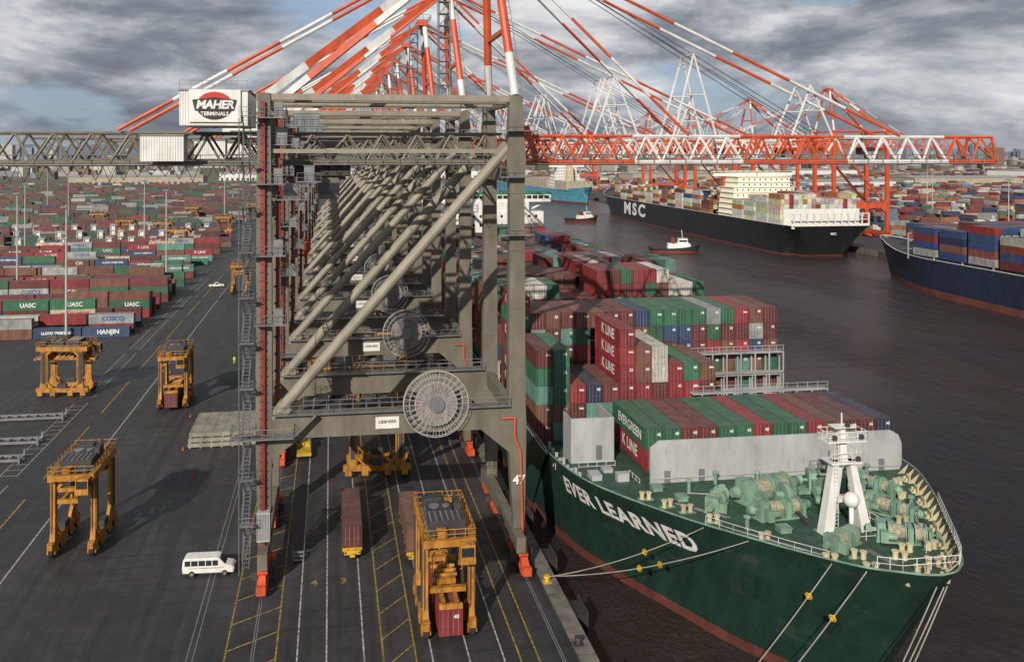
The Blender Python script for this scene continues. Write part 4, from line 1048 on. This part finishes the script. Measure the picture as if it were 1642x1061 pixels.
def pickup(x,y,rz):
    e_=empty('pickup_truck',(x,y,0),(0,0,rz));thing(e_,'white pickup truck standing on the terminal roadway','pickup truck','service vehicles')
    b=MB();b.extr([(-2.7,.45),(-2.7,1.05),(-.6,1.1),(-.5,1.75),(.6,1.75),(1.2,1.15),(2.6,1.0),(2.7,.45)],'y',-.95,.95);obj('body',b.mesh('pb',[white2]),e_)
    for s_ in(-.96,.96):
        b=MB();b.box(-.4,.6,s_-.01,s_+.01,1.15,1.65);obj('window',b.mesh('pw',[glass]),e_)
    for xx in(-1.7,1.7):
        for yy in(-.88,.88): obj('wheel',VW,e_,(xx,yy,.37))
pickup(-42,335,R(10))
me=bpy.data.meshes.new('worker');V=[(0,0,.95),(0,0,1.2),(0,0,1.42),(0,0,1.53),(0,0,1.68),(-.1,0,.9),(-.12,.05,.5),(-.12,0,.08),(-.12,-.14,.04),(.1,0,.9),(.13,-.08,.5),(.13,.06,.08),(.13,-.08,.04),(-.2,0,1.4),(-.25,.03,1.15),(-.25,-.1,.92),(.2,0,1.4),(.25,.03,1.15),(.25,-.1,.92)]
me.from_pydata(V,[(0,1),(1,2),(2,3),(3,4),(0,5),(5,6),(6,7),(7,8),(0,9),(9,10),(10,11),(11,12),(2,13),(13,14),(14,15),(2,16),(16,17),(17,18)],[])
wk=obj('person',me,None,(-22.6,213,0));md=wk.modifiers.new('s','SKIN')
rad=[.15,.15,.16,.07,.11,.1,.075,.05,.04,.1,.075,.05,.04,.07,.05,.035,.07,.05,.035]
for i,r_ in enumerate(rad): me.skin_vertices[0].data[i].radius=(r_,r_*.8 if i<3 else r_)
me.skin_vertices[0].data[0].use_root=True
wk.modifiers.new('b','SUBSURF').levels=1;me.materials.append(hivis)
thing(wk,'worker in a yellow hi-vis suit standing on the asphalt','person')
hc=empty('hatch_cover_stack',(-18.2,159,0));thing(hc,'stack of weathered grey steel hatch covers on the asphalt','hatch covers')
for i in range(3):
    b=MB();z=i*.85;b.box(-5.6,5.6,-6,6,z+.18,z+.8,0)
    for k_ in range(7): b.box(-5.4+k_*1.75,-5.1+k_*1.75,-6.03,6.03,z,z+.18,0);b.box(-5.5+k_*1.75,-5.3+k_*1.75,-5.9,5.9,z+.8,z+.84,0)
    obj('hatch_cover',b.mesh('hc',[hatch]),hc,(random.uniform(-.15,.15),random.uniform(-.15,.15),0))
b=MB()
for y in(-1.2,1.2): b.box(-6.1,6.1,y-.15,y+.15,.3,.7)
for i in range(8): b.box(-6.1+i*1.7,-5.8+i*1.7,-1.05,1.05,.35,.6)
for x in(-6,6):
    for y in(-1.2,1.2): b.box(x-.15,x+.15,y-.16,y+.16,0,1.5)
FR=b.mesh('fr',[galv])
for y in(151,160,174):
    for x in(-55.6,-68.5): thing(obj('flat_rack',FR,None,(x,y,0),(0,0,R(random.uniform(-2,2)))),'grey steel flat rack frame lying on the asphalt','flat rack','flat racks on the ground')
b=MB()
for i in range(3): b.box(-.7,.7,-.6+.4*i,-.2+.4*i,.3*i+.2,.3*i+.3);b.box(-.7,-.6,-.6+.4*i,-.2+.4*i,0,.3*i+.2);b.box(.6,.7,-.6+.4*i,-.2+.4*i,0,.3*i+.2)
b.rail([(-.7,-.6,.3),(-.7,.6,.9)],.9,1,.03);b.rail([(.7,-.6,.3),(.7,.6,.9)],.9,1,.03)
thing(obj('access_steps',b.mesh('as',[galv])),'small galvanised access steps standing on the asphalt','steps').location=(-3.9,109,0)
b=MB();b.tube((0,0,.04),(0,0,.7),.2,0,10,.04);b.box(-.25,.25,-.25,.25,0,.04,1);CO=b.mesh('cone',[orange,black])
for x,y in((-26.2,171),(-24.5,152),(-12.5,168),(-36,206),(-11.5,141),(-21,139)): thing(obj('traffic_cone',CO,None,(x,y,0)),'orange traffic cone on the asphalt','traffic cone','traffic cones')
b=MB();b.box(.35,1.5,-1.6,1.6,-2.8,-.2,0);b.box(.3,.34,-1.8,1.8,-2.9,.1,1)
for z in(-2.2,-1.2): b.tube((-.2,-1.2,z),(.5,-1.2,z),.4,0,10);b.tube((-.2,1.2,z),(.5,1.2,z),.4,0,10)
b.box(1.5,1.62,-1.9,1.9,-3,.3,1)
FE=b.mesh('fender',[tyre,dgrey])
for i in range(22): thing(obj('quay_fender',FE,None,(QX+.2,67.5+13*i,0)),'black rubber fender panel on the quay face','fender','fenders along the quay')
b=MB();b.tube((0,0,0),(0,0,.55),.3,0,12,.22);b.tube((0,0,.5),(0,0,.75),.42,0,12,.36);b.box(-.5,.5,-.5,.5,-.0,.06,0);BO=b.mesh('boll',[dgrey]);BY=b.mesh('boll',[yellow])
for y in(50,62,65,86,99,112,125,138,151,164,177,190): thing(obj('mooring_bollard',BY if y==99 else BO,None,(24.9,y,.145)),'squat %s mooring bollard on the quay edge'%('yellow' if y==99 else 'dark'),'bollard','bollards along the quay')
def line(p,q,sag,guards=(),r=.055):
    b=MB();p=Vector(p);q=Vector(q);pts=[p.lerp(q,i/20)-Vector((0,0,sag*4*(i/20)*(1-i/20))) for i in range(21)]
    for a,c in zip(pts[:-1],pts[1:]): b.tube(a,c,r,0,5)
    o=obj('mooring_line',b.mesh('ml',[rope]));thing(o,'pale mooring line running from ship bow to quay bollard','mooring line','mooring lines')
    for g in guards:
        b=MB();c=pts[int(g*20)];d=(q-p).normalized();b.tube(c-d*.05,c+d*.05,.36,0,12);b.tube(c-d*.25,c+d*.25,.14,0,8);obj('rat_guard',b.mesh('rg',[yellow]),o)
def rim(yl): return (52-rimhalf(yl)-.05,68.0+yl,deckz(yl)+.9)
line(rim(18),(24.9,99,.7),.7,(.35,));line(rim(13.5),(24.9,99.2,.7),.9,(.4,.5))
line(rim(6.2),(24.9,65,.7),.6,(.15,));line(rim(3.6),(24.9,62,.7),.6,(.2,))
line((51.4,68.0,12.8),(24.9,50,.7),1,(.3,.36));line((52.0,67.9,12.8),(24.9,50.3,.7),1.3,(.36,.42));line((52.4,68,12.8),(24.9,49.8,.7),1.7)
def lmast(x,y,h=36):
    e_=empty('light_mast',(x,y,0));thing(e_,'tall galvanised light mast with a ring of floodlights','light mast','light masts in the yard')
    b=MB();b.tube((0,0,0),(0,0,h),.38,0,10,.18);b.tube((0,0,0),(0,0,1),.6,0,10);obj('pole',b.mesh('pl',[reelm]),e_)
    b=MB();b.ring((0,0,h-.3),1.1,.08,'z',0,16,4)
    for i in range(8): t=i*math.pi/4;b.box(1.1*math.cos(t)-.3,1.1*math.cos(t)+.3,1.1*math.sin(t)-.25,1.1*math.sin(t)+.25,h-.7,h-.35)
    obj('lamp_head',b.mesh('lh',[galv]),e_)
for x,y in((-70,247),(-63,352),(-95,470),(-140,430),(-70,600),(-180,640),(-110,330),(-230,760),(360,420),(420,560),(520,700),(400,820),(620,900)): lmast(x,y)
b=MB()
for x in(-1.2,1.2):
    for y in(-1.2,1.2): b.box(x-.1,x+.1,y-.1,y+.1,0,8)
for z in(2.6,5.3,8): b.box(-1.4,1.4,-1.4,1.4,z,z+.1);b.rail([(-1.4,-1.4,z),(1.4,-1.4,z),(1.4,1.4,z)],1,1.4,.05)
b.box(-.9,.9,-.5,.5,.2,7.6)
RK=b.mesh('rk',[white2])
for j,y in enumerate((452,490,530)):
    for i in range(12): thing(obj('reefer_rack',RK,None,(-66-i*10.5-j*3,y,0)),'pale steel reefer access rack between container rows','reefer rack','reefer racks in the yard')
wm_=M('warehouse_cladding',(.6,.6,.58),.7,var=.15)
def ware(x,y,L,D,h,rz,mat):
    e_=empty('warehouse',(x,y,0),(0,0,rz));thing(e_,'long low warehouse with pale cladding and loading doors','warehouse','warehouses beyond the terminals')
    b=MB();b.box(-L/2,L/2,-D/2,D/2,0,h);obj('wall',b.mesh('ww',[mat]),e_)
    b=MB();b.extr([(-D/2-.5,h+.01),(0,h+3),(D/2+.5,h+.01)],'x',-L/2-.5,L/2+.5);obj('roof',b.mesh('wr',[roofg]),e_)
    b=MB()
    for i in range(int(L/9)): b.box(-L/2+3+i*9,-L/2+7+i*9,-D/2-.08,-D/2,0,4.5)
    obj('loading_door',b.mesh('wd_',[dgrey]),e_)
rr=random.Random(2)
for x,y,L,D,h in((680,1080,120,50,12),(900,1150,160,60,14),(1050,900,140,60,12),(560,1400,150,60,15),(300,1750,200,70,14),(900,1600,220,80,16),(-300,1450,200,60,12),(-700,1500,260,80,14),(-120,1650,160,60,12),(1300,1400,220,90,18),(80,1800,140,50,12)): ware(x,y,L,D,h,rr.uniform(-.1,.1),rr.choice([wm_,tan,wm_]))
b=MB()
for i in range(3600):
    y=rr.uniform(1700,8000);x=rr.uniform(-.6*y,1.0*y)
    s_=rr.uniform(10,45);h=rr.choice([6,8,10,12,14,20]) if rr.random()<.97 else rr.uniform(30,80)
    g=rr.choice([(.3,.28,.25),(.45,.43,.4),(.2,.12,.09),(.5,.5,.5),(.18,.2,.22),(.07,.08,.05),(.09,.09,.06)]);t=min(1,(y-1700)/6000);g=tuple(q*(1-.6*t)+.6*t*w_ for q,w_ in zip(g,(.2,.23,.28)));b.col=(*g,1)  # aerial haze painted in: block colours fade to blue-grey with distance
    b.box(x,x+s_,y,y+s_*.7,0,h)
for i in range(46):  # skyline blocks carry the haze in their flat blue-grey colour
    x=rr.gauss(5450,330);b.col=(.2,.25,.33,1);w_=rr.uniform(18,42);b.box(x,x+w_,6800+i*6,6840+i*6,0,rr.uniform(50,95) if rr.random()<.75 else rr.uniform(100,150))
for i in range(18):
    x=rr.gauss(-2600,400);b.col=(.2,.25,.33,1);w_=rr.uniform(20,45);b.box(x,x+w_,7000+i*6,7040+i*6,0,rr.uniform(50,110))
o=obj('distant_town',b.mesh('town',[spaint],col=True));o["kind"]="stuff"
